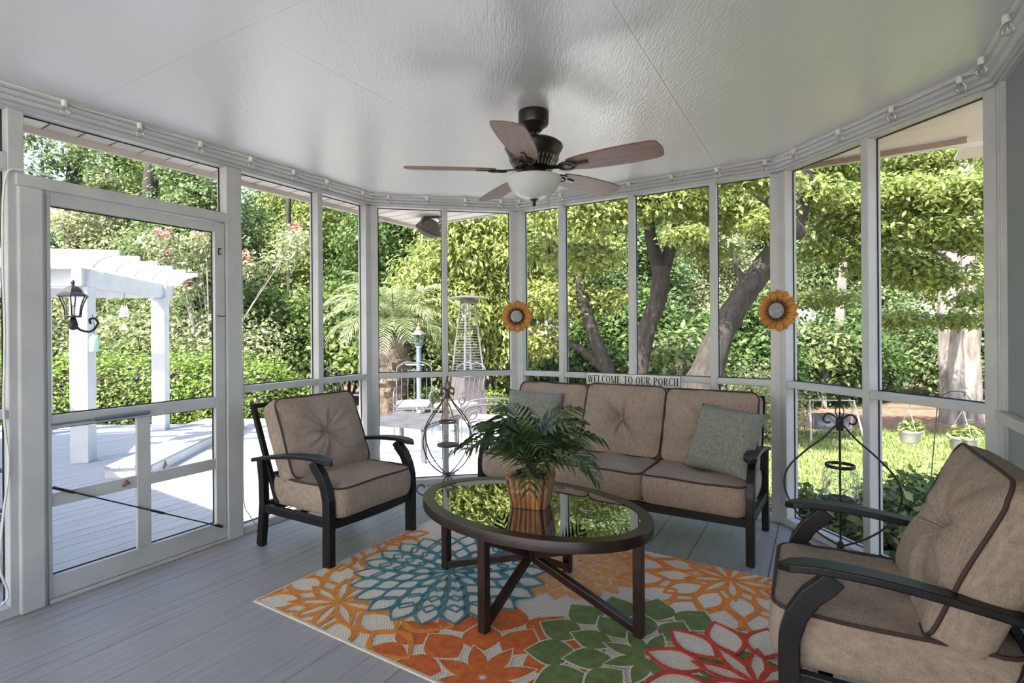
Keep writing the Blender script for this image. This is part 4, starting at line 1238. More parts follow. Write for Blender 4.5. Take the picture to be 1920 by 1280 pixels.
lawn = ground_mesh('lawn_ground', [(1.9, 4.6), (12, 3.0), (12, 8.2), (8, 9.2), (5.0, 9.6), (3.4, 9.8), (1.9, 8.0)], LAWN_Z, 'lawn_soil'); tag(lawn, 'sunny green lawn beyond the right screens', kind='structure')
mul = ground_mesh('pine_straw_ground', [(1.5, 8.0), (3.4, 9.7), (5.0, 9.5), (8, 9.1), (13, 8), (13, 11.5), (6, 12.5), (2, 13)], LAWN_Z - .02, 'pine_straw'); tag(mul, 'reddish pine straw bed at the lawn edge', kind='structure')
mul2 = ground_mesh('mulch_bed_ground', [(.3, 4.95), (1.95, 3.8), (2.4, 2.6), (4.6, 2.6), (3.2, 5.2), (1.9, 6.4), (1.0, 7.2)], LAWN_Z + .015, 'pine_straw'); tag(mul2, 'pine straw bed along the porch wall', kind='structure')

rear = ground_mesh('rear_bounce_ground', [(-9, -12), (9, -12), (9, -1.9), (-9, -1.9)], -.2, 'patio_stone'); tag(rear, 'added unseen pale slab behind the porch that bounces sunlight', kind='structure')  # added unseen slab, throws sunlight up onto the porch ceiling
# ---- deck boards
deck = tag(empty('deck_floor'), 'pale grey painted board deck outside the screen door', kind='structure')
n_ = nA0 + .10; ang = math.atan2(UA.y, UA.x) - math.pi / 2
while n_ < 11.6:
    n1 = n_ + .137
    def um(nn): return min(4.6 + max(0, nn - 4.6) * .28, (8.55 - NA.y * nn) / UA.y)
    q = [au(n1, -3.0), au(n_, -3.0), au(n_, um(n_)), au(n1, um(n1))]
    o = MB().prism([(v.x, v.y) for v in q], DECK_Z - .025, DECK_Z + random.uniform(-.0006, .0006)).build('deck_board', 'deck_paint', deck)
    o.data.transform(Matrix.Rotation(-ang, 4, 'Z')); o.rotation_euler.z = ang
    n_ += .143
q = [au(nA0 + .1, -3), au(11.6, -3), au(11.6, 3.1), au(8.2, 5.1), au(nA0 + .1, 4.55)]
MB().prism([(v.x, v.y) for v in q], DECK_Z - .09, DECK_Z - .03).build('deck_joist_bed', 'forest_floor', deck)
# long low step on the deck
s0, s1 = Vector((-3.68, 5.43)), Vector((-4.12, 8.2)); sd = (s1 - s0).normalized(); sn_ = Vector((-sd.y, sd.x))
t = thing('deck_step', 'low white step running back across the deck to the pergola', 'step')
MB().prism([(v.x, v.y) for v in (s0, s1, s1 + sn_ * .03, s0 + sn_ * .03)], DECK_Z, DECK_Z + .10).build('riser', 'white_paint_out', t)
for k in range(3):
    a, b_ = .0 + k * .145, .14 + k * .145
    MB().prism([(v.x, v.y) for v in (s0 - sd * .02 + sn_ * a, s1 + sn_ * a, s1 + sn_ * b_, s0 - sd * .02 + sn_ * b_)], DECK_Z + .10, DECK_Z + .122).build('tread_board', 'deck_paint', t)
MB().prism([(v.x, v.y) for v in (s0, s0 + sn_ * .43, s0 + sd * .02 + sn_ * .43, s0 + sd * .02)], DECK_Z, DECK_Z + .10).build('end_board', 'white_paint_out', t)

# ---- patio slabs
patio = tag(empty('patio_floor'), 'bright pale stone slab patio around the heater', kind='structure')
sl = 1.2
for i in range(-6, 4):
    for j in range(0, 7):
        base = au(4.6, 4.2); 
        p0 = Vector((-1.35 + i * sl * .9, 4.75 + j * sl * .9)); g = .006
        poly = [p0 + Vector((g, g)), p0 + Vector((sl * .9 - g, g)), p0 + Vector((sl * .9 - g, sl * .9 - g)), p0 + Vector((g, sl * .9 - g))]
        poly = clip_poly(poly, Vector((1, 0)), 1.9); 
        if len(poly) > 2: poly = clip_poly(poly, Vector((0, 1)), 9.7)
        if len(poly) > 2: poly = clip_poly(poly, -NC, -(K_BC.dot(NC) + .12) ) if False else poly
        if len(poly) > 2: poly = clip_poly(poly, Vector((-1, 0)), 5.6)
        if len(poly) > 2:
            MB().prism([(v.x, v.y) for v in poly], PATIO_Z - .1, PATIO_Z + random.uniform(-.001, .001)).build('patio_slab', 'patio_stone', patio)

# ---- leafy plants
def leaf_cloud(blobs, n, size, aspect=.5, droop=.25, seed=0, shell=.55, squash=None):
    """numpy leaf diamonds spread through ellipsoid blobs: (x,y,z,rx,ry,rz). returns verts, quads, lv"""
    r = np.random.default_rng(seed)
    bl = np.array(blobs, float); vol = (bl[:, 3] * bl[:, 4] * bl[:, 5]) ** .75; pick = r.choice(len(bl), n, p=vol / vol.sum())
    d = r.normal(size=(n, 3)); d /= np.linalg.norm(d, axis=1)[:, None]
    rad = (shell + (1 - shell) * r.random(n)) ** .7 * (1 + .12 * r.normal(size=n))
    # lumpy clumps
    ph = r.random((len(bl), 6)) * 6.28
    lump = 1 + .16 * np.sin(d[:, 0] * 7 + ph[pick, 0]) * np.sin(d[:, 1] * 6 + ph[pick, 1]) + .14 * np.sin(d[:, 2] * 9 + ph[pick, 2]) * np.sin(d[:, 0] * 11 + ph[pick, 3])
    c = bl[pick, :3] + d * bl[pick, 3:6] * (rad * lump)[:, None]
    # gather into twigs so that light gaps appear
    tw = c + r.normal(size=(n, 3)) * size * .3
    nrm = d * .55 + np.array([0, 0, .55]) + r.normal(size=(n, 3)) * .55
    nrm /= np.linalg.norm(nrm, axis=1)[:, None]
    ax = r.normal(size=(n, 3)); ax[:, 2] -= droop * 2.5
    ax -= nrm * (ax * nrm).sum(1)[:, None]; ax /= np.linalg.norm(ax, axis=1)[:, None] + 1e-9
    sd = np.cross(nrm, ax)
    L = size * (.65 + .7 * r.random(n)); W = L * aspect
    p0 = tw; p2 = tw + ax * L[:, None]; mid = tw + ax * (L * .45)[:, None] + nrm * (L * .07)[:, None]
    p1 = mid + sd * (W / 2)[:, None]; p3 = mid - sd * (W / 2)[:, None]
    v = np.stack([p0, p1, p2, p3], 1).reshape(-1, 3)
    lv = np.repeat(np.clip(.5 + .26 * r.normal(size=n), 0, 1), 4)
    return v, lv
def leaf_mesh(name, v, lv, mat):
    n = len(v) // 4
    me = bpy.data.meshes.new(name)
    me.vertices.add(len(v)); me.vertices.foreach_set('co', v.astype(np.float32).ravel())
    me.loops.add(4 * n); me.loops.foreach_set('vertex_index', np.arange(4 * n, dtype=np.int32))
    me.polygons.add(n); me.polygons.foreach_set('loop_start', np.arange(0, 4 * n, 4, dtype=np.int32))
    try: me.polygons.foreach_set('loop_total', np.full(n, 4, dtype=np.int32))
    except Exception: pass
    at = me.attributes.new('lv', 'FLOAT', 'POINT'); at.data.foreach_set('value', lv.astype(np.float32))
    me.update(calc_edges=True); me.materials.append(MATS[mat])
    return me
def add_leaves(parent, name, blobs, n, size, mat, **k):
    me = leaf_mesh(name, *leaf_cloud(blobs, n, size, **k), mat)
    o = bpy.data.objects.new(name, me); link(o, parent); o['kind'] = 'stuff'
    return o
def trunk_tube(pts, radii, parent, name='trunk', mat='bark', n=12, sub=6, wob=.06, seed=0):
    rnd = random.Random(seed); p = crom(pts, sub); m_ = len(p); rr = np.interp(np.linspace(0, 1, m_), np.linspace(0, 1, len(radii)), radii)
    mb = MB().tube(p, list(rr), n)
    mb.v = [(x + rnd.uniform(-1, 1) * wob * rr[min(m_ - 1, i // n)], y + rnd.uniform(-1, 1) * wob * rr[min(m_ - 1, i // n)], z) for i, (x, y, z) in enumerate(mb.v)]
    return mb.build(name, mat, parent, smooth=True)

# forest trees: five crown meshes shared by all, each tree with its own trunk
def crown_blobs(seed, H, R):
    r = random.Random(seed); out = []
    for i in range(11):
        f = i / 10; z = H * (.30 + .66 * f); rr = R * (1 - .55 * f ** 2) * r.uniform(.5, .7)
        a = i * 2.4 + r.uniform(-.4, .4); d = R * .5 * (1 - .7 * f)
        out.append((d * math.cos(a), d * math.sin(a), z, rr, rr, rr * r.uniform(.55, .75)))
    return out
FOREST = []
for k, (H, R, mat) in enumerate(((9, 2.7, 'leaf_forest'), (10, 3.0, 'leaf_bright'), (11, 2.6, 'leaf_forest'), (9.5, 3.1, 'leaf_dark'), (10, 2.8, 'leaf_pale'))):
    v, lv = leaf_cloud(crown_blobs(50 + k, H, R), 26000, .155, seed=60 + k, aspect=.62, shell=.35)
    me = leaf_mesh('crown', v, lv, mat)
    tr = MB().tube(crom([(0, 0, -.6), (.08, .03, H * .3), (-.05, .05, H * .6), (.05, 0, H * .88)], 5), list(np.interp(np.linspace(0, 1, 16), [0, .5, 1], [.20, .14, .05])), 9)
    for j in range(5):
        a = j * 2.1; z = H * (.4 + .1 * j); tr.tube([(0, 0, z), (R * .35 * math.cos(a), R * .35 * math.sin(a), z + .8), (R * .6 * math.cos(a), R * .6 * math.sin(a), z + 1.2)], [.06, .04, .015], 6)
    tm = tr.mesh('trunk', True); tm.materials.append(MATS['bark'])
    FOREST.append((me, tm))
rf = random.Random(21)
MARKS = [(-400, 'at the far left picture edge'), (30, 'left of the screen door'), (130, 'above the left half of the pergola'), (250, 'above the right half of the pergola'), (370, 'behind the crape myrtle'), (515, 'above the rounded hedge end'), (640, 'left of the feather palm'), (755, 'above the outdoor speaker'), (900, 'above the patio heater'),
         (1020, 'right of the left sunflower'), (1120, 'above the welcome sign left end'), (1260, 'above the welcome sign right end'), (1400, 'left of the right sunflower'), (1555, 'above the lawn swing'), (1690, 'above the left hanging basket'), (1815, 'behind the twin trunk tree'), (2300, 'hidden mostly by the right grey wall')]
def where(x, y):
    px = CX + x / y * F_PX
    if px < -60: return MARKS[0][1]
    if px > 1890: return MARKS[-1][1]
    return min(MARKS[1:-1], key=lambda m_: abs(m_[0] - px))[1]
def forest_tree(x, y, s, k, label, group):
    t = thing('forest_tree', label, 'tree', (x, y, ground_h(x, y)), rf.uniform(0, 6.28), group)
    t.scale = (s, s, s * rf.uniform(.92, 1.1))
    me, tm = FOREST[k]
    o = bpy.data.objects.new('crown', me); link(o, t); o['kind'] = 'stuff'
    link(bpy.data.objects.new('trunk', tm), t)
rows = [(18.5, 3.7, .80, 'leafy tree fronting the woods', 'trees at the edge of the woods', (1, 0, 4, 0, 1, 3)),
        (25.0, 4.6, 1.15, 'taller tree inside the woods', 'trees in the middle of the woods', (0, 3, 1, 2)),
        (34.0, 5.6, 1.75, 'far backmost woodland tree', 'trees far back in the woods', (2, 0, 3, 1))]
for Z, st, s, lab, grp, ks in rows:
    x = -1.16 * Z; i = 0
    while x < 1.12 * Z:
        if (Z > 30 and x < -.42 * Z and i % 3) or (20 < Z < 30 and x < -.5 * Z and i % 2): x += st; i += 1; continue
        tx_, ty_ = x + rf.uniform(-.8, .8), Z + rf.uniform(-1.4, 1.4)
        if not -190 < CX + tx_ / ty_ * F_PX < 1990: x += st; i += 1; continue
        forest_tree(tx_, ty_, s * rf.uniform(.85, 1.2), ks[i % len(ks)], lab + ' ' + where(tx_, ty_), grp)
        x += st; i += 1
# understorey shrubs in front of the trees
SHR = []
for k, mat in enumerate(('leaf_bright', 'leaf_forest', 'leaf_pale', 'leaf_dark')):
    r = random.Random(80 + k); bl = [(r.uniform(-.8, .8), r.uniform(-.6, .6), r.uniform(.5, 1.9), r.uniform(.6, .95), r.uniform(.6, .9), r.uniform(.5, .8)) for _ in range(7)]
    v, lv = leaf_cloud(bl, 11000, .115, seed=90 + k, aspect=.6, shell=.4); SHR.append(leaf_mesh('foliage', v, lv, mat))
stem_mb = MB()
for j in range(7):
    a = j * .9; stem_mb.tube([(0, 0, -.3), (.3 * math.cos(a), .3 * math.sin(a), .8), (.7 * math.cos(a), .6 * math.sin(a), 1.8)], [.035, .025, .008], 5)
SHR_ST = stem_mb.mesh('stems', True); SHR_ST.materials.append(MATS['bark'])
def shrub(x, y, s, k, label, group, zs=1.0, z=None):
    t = thing('woodland_shrub', label, 'shrub', (x, y, ground_h(x, y) if z is None else z), rf.uniform(0, 6.28), group); t.scale = (s, s, s * zs)
    o = bpy.data.objects.new('foliage', SHR[k]); link(o, t); o['kind'] = 'stuff'
    link(bpy.data.objects.new('stems', SHR_ST), t)
x = -14.5; i = 0
while x < 15.5:
    tx_, ty_ = x + rf.uniform(-.5, .5), 14.2 + rf.uniform(-.9, .9)
    if not -130 < CX + tx_ / ty_ * F_PX < 1930: x += 2.0; i += 1; continue
    shrub(tx_, ty_, rf.uniform(.95, 1.35), ((0, 1, 2, 1, 3)[i % 5] if tx_ < 5 else (3, 1)[i % 2]), 'woodland shrub ' + where(tx_, ty_).replace('above', 'low behind'), 'shrubs along the woods'); x += 2.0; i += 1  # right-hand shrubs get darker leaf colour in place of woodland shade

# ---- trees near the porch
def mk_tree(name, label, cat='tree'): return thing(name, label, cat)
# yellow green tree behind the heater
t = mk_tree('peach_tree', 'bright yellow green tree behind the patio heater')
c = P(885, 560, Z=12.0)
bl = [(c.x - 1.0, 12.0, 2.3, .9, .8, .9), (c.x, 11.7, 3.2, 1.2, .9, .9), (c.x + .9, 12.1, 2.4, 1.1, .9, 1.1), (c.x - .1, 11.6, 1.7, 1.0, .8, .8), (c.x + .9, 12, 1.0, .9, .8, .8), (c.x - .2, 11.8, 3.9, .9, .8, .6), (c.x + 1.4, 12.2, 3.6, .9, .8, .8)]
add_leaves(t, 'foliage', bl, 22000, .15, 'leaf_yellow', seed=3, aspect=.34, droop=.9, shell=.3)
trunk_tube([(c.x + .35, 12.2, -.6), (c.x + .3, 12.2, .4), (c.x + .1, 12.1, 1.6), (c.x, 12, 3.0)], [.16, .13, .10, .03], t)
trunk_tube([(c.x + .3, 12.2, .4), (c.x + .8, 12.2, 1.4), (c.x + 1.1, 12.2, 2.4)], [.08, .06, .02], t, 'branch')

# forked tree in the middle of the back wall view
t = mk_tree('forked_tree', 'forked grey brown tree seen between the fan and the sofa')
Z = 9.0
a_ = [P(1188, 770, Z=Z), P(1197, 700, Z=Z), P(1212, 620, Z=Z), P(1234, 560, Z=Z), P(1240, 500, Z=Z)]
a_[0].z = -.7
trunk_tube(a_, [.20, .17, .15, .15, .16], t, seed=1)
trunk_tube([P(1238, 512, Z=Z), P(1222, 455, Z=Z), P(1214, 400, Z=Z - .2), P(1203, 330, Z=Z - .4), P(1190, 240, Z=Z - .6)], [.12, .10, .08, .05, .03], t, 'branch', seed=2)
trunk_tube([P(1242, 512, Z=Z), P(1262, 450, Z=Z), P(1282, 385, Z=Z), P(1300, 330, Z=Z), P(1325, 250, Z=Z)], [.12, .10, .09, .06, .03], t, 'branch', seed=3)
bl = []
for px, py, zz, rr in ((1010, 360, 8.6, .8), (1090, 400, 8.2, .9), (1170, 380, 8.5, .8), (1260, 370, 8.2, .85), (1340, 380, 8.6, .9), (1100, 480, 9.2, .7), (1010, 470, 9.6, .7), (1420, 400, 8.4, .7), (1160, 290, 8.4, 1.1), (1320, 280, 8.5, 1.1), (1050, 270, 8.6, 1.1), (1330, 470, 9.4, .55)):
    q = P(px, py, Z=zz); bl.append((q.x, q.y, q.z, rr, rr * .8, rr * .42))
add_leaves(t, 'foliage', bl, 26000, .10, 'leaf_bright', seed=4, aspect=.5, droop=.35, shell=.2)
# leaning tree
t = mk_tree('leaning_tree', 'thick leaning grey brown tree seen left of the right sunflower')
Z = 7.6
a_ = [P(1282, 800, Z=Z), P(1312, 740, Z=Z), P(1328, 690, Z=Z), P(1352, 625, Z=Z), P(1390, 560, Z=Z), P(1432, 500, Z=Z), P(1475, 440, Z=Z - .2), P(1500, 380, Z=Z - .4), P(1505, 300, Z=Z - .6), P(1490, 180, Z=Z - .8)]
a_[0].z = -.75
trunk_tube(a_, [.36, .29, .22, .185, .165, .16, .15, .13, .11, .09], t, seed=5)
trunk_tube([P(1392, 560, Z=Z), P(1394, 530, Z=Z), P(1380, 500, Z=Z), P(1376, 470, Z=Z)], [.07, .055, .035, .02], t, 'branch', seed=6)
trunk_tube([P(1500, 440, Z=Z - .6), P(1455, 385, Z=Z - .8), P(1410, 350, Z=Z - 1.0), P(1370, 310, Z=Z - 1.2)], [.10, .085, .07, .04], t, 'branch', seed=7)
bl = []
for px, py, zz, rr in ((1390, 300, 6.4, .6), (1450, 340, 6.2, .4), (1330, 320, 6.6, .6), (1520, 360, 7.2, .5), (1290, 440, 7.8, .4), (1440, 420, 7.4, .45)):
    q = P(px, py, Z=zz); bl.append((q.x, q.y, q.z, rr, rr * .8, rr * .4))
add_leaves(t, 'foliage', bl, 6000, .085, 'leaf_bright', seed=6, aspect=.55, droop=.35, shell=.2)
t = mk_tree('slim_tree', 'slim curved tree trunk left of the forked tree')
Z = 11
a_ = [P(1148, 790, Z=Z), P(1143, 710, Z=Z), P(1120, 650, Z=Z), P(1104, 600, Z=Z), P(1090, 555, Z=Z), P(1085, 490, Z=Z)]; a_[0].z = -.7
trunk_tube(a_, [.17, .16, .14, .13, .11, .07], t, seed=8)
trunk_tube([P(1130, 690, Z=Z), P(1090, 655, Z=Z), P(1040, 635, Z=Z), P(985, 622, Z=Z)], [.09, .07, .05, .03], t, 'branch', seed=9)
bl = []
for px, py, rr in ((1090, 470, 1.0), (1040, 560, .9), (1130, 560, .6), (1010, 640, .7)):
    q = P(px, py, Z=11.3); bl.append((q.x, q.y, q.z, rr, rr * .8, rr * .5))
add_leaves(t, 'foliage', bl, 6000, .11, 'leaf_yellow', seed=8, aspect=.5, shell=.3)
# twin pale trunks and their layered sprays on the right
t = mk_tree('twin_trunk_tree', 'large pale twin trunk tree at the lawn edge on the right')
for x0, x1, x2, rr, sdd in ((1786, 1782, 1780, .195, 11), (1813, 1811, 1806, .225, 12)):
    Z = 10.4 + .1 * (sdd - 11)
    a_ = [P(x0, 840, Z=Z), P(x0, 760, Z=Z), P(x1, 640, Z=Z), P(x2, 500, Z=Z), P(x2 - 4, 300, Z=Z), P(x2 - 10, 60, Z=Z)]; a_[0].z = -.7
    trunk_tube(a_, [rr * 1.25, rr * 1.05, rr, rr * .95, rr * .85, rr * .6], t, mat='bark_pale', seed=sdd, sub=8, n=14)
bl = []
for px, py, zz, rr in ((1540, 380, 8.0, .8), (1560, 470, 8.4, .7), (1600, 420, 8.2, .7), (1690, 360, 7.6, .9), (1720, 430, 7.8, .9), (1780, 380, 7.6, .8), (1830, 450, 7.9, .7), (1680, 500, 8.4, .8), (1760, 520, 8.2, .7), (1840, 350, 7.4, .7), (1720, 300, 8.0, 1.0), (1560, 310, 8.2, .9), (1800, 600, 9.2, .55), (1690, 600, 9.6, .6), (1850, 560, 8.6, .6), (1540, 560, 9.8, .7)):
    q = P(px, py, Z=zz); bl.append((q.x, q.y, q.z, rr, rr * .8, rr * .26)); 
add_leaves(t, 'foliage', bl, 26000, .095, 'leaf_bright', seed=9, aspect=.46, droop=.1, shell=.15)
for pts in (((1790, 470, 9.6), (1760, 455, 8.8), (1700, 440, 8.3), (1640, 420, 8.0), (1600, 408, 7.9)), ((1800, 520, 9.8), (1770, 480, 9.0), (1700, 455, 8.6), (1660, 432, 8.4)), ((1640, 400, 8.0), (1570, 400, 8.1), (1530, 415, 8.2), (1505, 430, 8.3)), ((1700, 330, 8.2), (1640, 345, 8.1), (1580, 375, 8.1), (1520, 420, 8.1))):
    trunk_tube([P(a, b_, Z=c_) for a, b_, c_ in pts], [.05, .035, .028, .015][:len(pts)], t, 'branch', 'bark_pale', n=7, seed=14)
# other trunks in the yard
for px, y0, y1, Z, rr, lab, mt in ((1579, 735, 330, 14, .12, 'thin straight trunk behind the lawn swing', 'bark_pale'), (1546, 760, 660, 13.0, .07, 'short slim sunlit trunk left of the lawn swing', 'bark_pale'), (1276, 760, 668, 11.5, .14, 'broken pale stump behind the leaning tree', 'bark_pale'), (925, 740, 600, 14, .16, 'rough brown trunk right of the patio heater', 'bark'),
                                     (140, 560, 120, 19, .25, 'thick grey trunk above the door frame at far left', 'bark'), (283, 560, 150, 20, .25, 'straight grey trunk above the pergola', 'bark'), (545, 520, 200, 17, .075, 'dark slim trunk above the crape myrtle', 'bark')):
    t = mk_tree('tree_trunk', lab); a_ = [P(px, y0, Z=Z), P(px - 4, (y0 * 2 + y1) / 3, Z=Z), P(px + 3, (y0 + 2 * y1) / 3, Z=Z), P(px, y1, Z=Z)]
    a_[0].z = ground_h(a_[0].x, Z) - .1
    trunk_tube(a_, [rr * 1.1, rr, rr * .9, rr * .75], t, mat=mt, seed=px)
    q = a_[-1]
    if px == 140:
        lb = [(*P(a, b_, Z=Z - .6), .9, .8, .6) for a, b_ in ((55, 255), (95, 300), (150, 285), (75, 345), (190, 330), (20, 320), (120, 360))]
        add_leaves(t, 'foliage', lb, 3600, .15, 'leaf_forest', seed=5, shell=.1, aspect=.5)
    else: add_leaves(t, 'foliage', [(q.x, q.y, q.z + .1, 1.0, .8, .6)], 900, .17, 'leaf_forest', seed=px, shell=.3)

# crape myrtle: bare pale stems and pink tips
t = thing('crape_myrtle', 'crape myrtle with bare pale stems and pink blossom', 'shrub')
rr_ = random.Random(7); base = P(395, 760, Z=12.5); base.z = -.55; tips = []
for i in range(16):
    px, py = rr_.uniform(285, 560), rr_.uniform(430, 590); q = P(px, py, Z=12.5 + rr_.uniform(-.8, .8)); tips.append(q)
    m1 = base.lerp(q, .5); m1.x = base.x + (q.x - base.x) * .35; 
    b0 = base + Vector((rr_.uniform(-.15, .15), rr_.uniform(-.1, .1), 0))
    trunk_tube([b0, b0.lerp(m1, .6), m1, q], [.035, .028, .02, .006], t, 'stem', 'bark_pale', n=6, seed=i)
add_leaves(t, 'foliage', [(q.x, q.y, q.z - .1, .5, .45, .35) for q in tips] + [(base.x + dx, 12.6, zz, .8, .6, .7) for dx, zz in ((-.6, .7), (.5, .6), (.1, 1.2), (1.1, 1.0), (-1.1, 1.2))], 9000, .11, 'leaf_pale', seed=12, shell=.3)
add_leaves(t, 'blossom', [(q.x, q.y, q.z + .12, .13, .13, .13) for q in tips[:9]], 500, .07, 'leaf_pink', seed=13, aspect=.9)

# clipped hedge behind the deck and rounded end bush
def clipped(name, label, blobs, n, seed, mat='leaf_hedge', size=.07, cat='hedge'):
    t = thing(name, label, cat); add_leaves(t, 'foliage', blobs, n, size, mat, seed=seed, aspect=.6, shell=.6)
    core = MB()
    for b_ in blobs:
        core.lathe([(.001, -.8 * b_[5]), (.6 * b_[3], -.5 * b_[5]), (.72 * b_[3], 0), (.6 * b_[3], .42 * b_[5]), (.3 * b_[3], .62 * b_[5]), (.001, .68 * b_[5])], 14, c=b_[:3], sy=b_[4] / b_[3])
    core.build('inner_branches', 'bark', t, smooth=True)
    return t
bl = []
for i in range(13):
    f = i / 12; q = Vector((-13.2 + 7.3 * f, 10.1 + .5 * f)); bl.append((q.x, q.y, .05, .85, .7, .93))
clipped('clipped_hedge', 'long clipped sunlit green hedge behind the pergola', bl, 60000, 31)
q = P(478, 720, Z=10.4); clipped('rounded_hedge', 'rounded sunlit bush at the end of the hedge', [(q.x, 10.4, .0, .85, .75, .85), (q.x - .9, 10.5, .0, .8, .7, .85), (q.x + .45, 10.6, -.15, .7, .6, .6)], 20000, 32)
q = P(830, 745, Z=10.9); clipped('low_bush', 'low bright green bush behind the patio table', [(q.x + d, 11.2, -.3, .5, .4, .42) for d in (-1.0, -.5, 0, .5, 1.0)], 8000, 33, size=.06)
# shrubs right: pale azalea by the sofa end, border bushes under the right screens
q = P(1425, 735, Z=8.6); t = thing('pale_azalea', 'pale green rounded bush behind the right end of the sofa', 'shrub')
add_leaves(t, 'foliage', [(q.x, 8.8, .1, .62, .6, .62), (q.x + .5, 9.0, .0, .5, .5, .5), (q.x - .25, 8.9, -.2, .5, .5, .5)], 8000, .06, 'leaf_pale', seed=34, shell=.5, aspect=.5)
MB().tube([(q.x, 8.9, -.6), (q.x, 8.9, .1)], [.05, .03], 7).build('stem', 'bark', t)
for i, (x, y, rz_, lab) in enumerate(((2.62, 3.75, .36, 'broad leaved green shrub right outside the lantern window'), (3.05, 3.35, .42, 'broad leaved green shrub behind the right armchair'), (2.25, 4.15, .28, 'low green border plant between sofa and lantern window'), (3.1, 4.05, .36, 'green border shrub further out towards the lawn'), (1.75, 4.65, .22, 'small green border plant behind the sofa arm'))):
    t = thing('border_shrub', lab, 'shrub', group='border shrubs under the screens')
    add_leaves(t, 'foliage', [(x, y, LAWN_Z + rz_ * .95, rz_ * 1.15, rz_, rz_ * .95), (x + .15, y + .1, LAWN_Z + rz_ * 1.2, rz_ * .7, rz_ * .7, rz_ * .65)], 3000, .075, 'leaf_dark' if i % 2 else 'leaf_forest', seed=40 + i, shell=.35, aspect=.62)
    for j in range(4): MB().tube([(x, y, LAWN_Z), (x + .15 * math.cos(j * 1.6), y + .15 * math.sin(j * 1.6), LAWN_Z + rz_ * 1.3)], [.012, .004], 5).build('stem', 'bark', t)
# lawn blades
r = np.random.default_rng(77); n = 26000
xy = np.stack([r.uniform(1.95, 9.5, n), r.uniform(4.3, 9.7, n)], 1)
okm = (xy[:, 1] > 4.6 - .158 * (xy[:, 0] - 1.9) + .6) & (xy[:, 1] < 8.0 + 1.1 * (xy[:, 0] - 1.9) + .1); xy = xy[okm]; n = len(xy)
a = r.random(n) * 6.28; h = .035 + .05 * r.random(n) ** 2; wv = .006
b0 = np.stack([xy[:, 0], xy[:, 1], np.full(n, LAWN_Z)], 1); sdv = np.stack([np.cos(a), np.sin(a), 0 * a], 1) * wv
tip = b0 + np.stack([np.cos(a + 1.2) * .03, np.sin(a + 1.2) * .03, h], 1)
v = np.stack([b0 - sdv, b0 + sdv, tip + sdv * .3, tip - sdv * .3], 1).reshape(-1, 3)
o = bpy.data.objects.new('lawn_grass', leaf_mesh('lawn_grass', v, np.repeat(np.clip(.55 + .3 * r.normal(size=n), 0, 1), 4), 'leaf_lawn')); link(o)
tag(o, 'short sunlit grass of the lawn', 'grass', kind='stuff')

# pindo palm
t = thing('pindo_palm', 'grey green feather palm behind the patio table', 'palm tree'); q = P(738, 640, Z=11.0)
trunk_tube([(q.x, 11, -.6), (q.x - .03, 11, .1), (q.x + .02, 11, .7), (q.x, 11, 1.2)], [.34, .30, .32, .26], t, mat='bark_palm', n=16, wob=.16, sub=8)
rnd = random.Random(3); ml, mr_, lv = MB(), MB(), []
for i in range(34):
    tier = i / 34; az = i * 2.399
    frond(rnd.uniform(1.55, 2.0), 150 - 55 * tier + rnd.uniform(-12, 12), 30, .50, .014, rnd, 1.1, ml, mr_, Matrix.Translation((q.x, 11, 1.15)), az, 42 + 46 * tier, lv)
leaf_obj(ml, 'palm_leaves', 'leaf_palm', t, lv)['kind'] = 'stuff'; mr_.build('fronds', 'leaf_palm', t)

# ---- pergola
p1, p2 = P(157, 865, z=DECK_Z), P(302, 805, z=DECK_Z)
bd = Vector((p2.x - p1.x, p2.y - p1.y)).normalized(); bl_ = Vector((-bd.y, bd.x))          # bl_: to the left
t = thing('pergola', 'white wooden pergola with scroll cut rafters on the deck', 'pergola')
Lp = (Vector((p2.x, p2.y)) - Vector((p1.x, p1.y))).length; o1 = Vector((p1.x, p1.y)); Wp = 3.0; ZB = 1.84
def pg(a, b_): return o1 + bl_ * a + bd * b_
def pgbox(nm, a0, a1, b0, b1, z0, z1, mat='white_paint_out'):
    q = [pg(a0, b0), pg(a1, b0), pg(a1, b1), pg(a0, b1)]
    return MB().prism([(v.x, v.y) for v in q], z0, z1).build(nm, mat, t, bevel=.004)
for a in (0, Wp):
    for b_ in (0, Lp): pgbox('post', a - .09, a + .09, b_ - .09, b_ + .09, DECK_Z, ZB)
pgbox('post', 1.55 - .09, 1.55 + .09, Lp - .09, Lp + .09, DECK_Z, ZB)
for a in (0, Wp): pgbox('side_beam', a - .05, a + .05, -.12, Lp + .35, ZB, ZB + .21)
for b_ in (0, Lp): pgbox('cross_beam', -.1, Wp + .1, b_ - .04, b_ + .04, ZB - .0, ZB + .205)
nr = 6
for k in range(nr):
    bb = -.10 + (Lp + .40) * k / (nr - 1)
    # profile along a (left is +a): scroll cut nose at the right end
    nose = [(-.42, .205), (-.42, .155), (-.36, .145), (-.29, .12), (-.22, .085), (-.17, .03), (-.16, 0)]
    prof = [(a, z) for a, z in nose] + [(Wp + .3, 0), (Wp + .3, .205)]
    mb = MB(); m_ = len(prof); vv = []
    for w_ in (-.022, .022):
        for a, z in prof: q = pg(a, bb + w_); vv.append((q.x, q.y, ZB + .21 + z))
    mb.add(vv, [tuple(range(m_)), tuple(range(2 * m_ - 1, m_ - 1, -1))] + [(i, (i + 1) % m_, (i + 1) % m_ + m_, i + m_) for i in range(m_)])
    mb.build('rafter', 'white_paint_out', t)
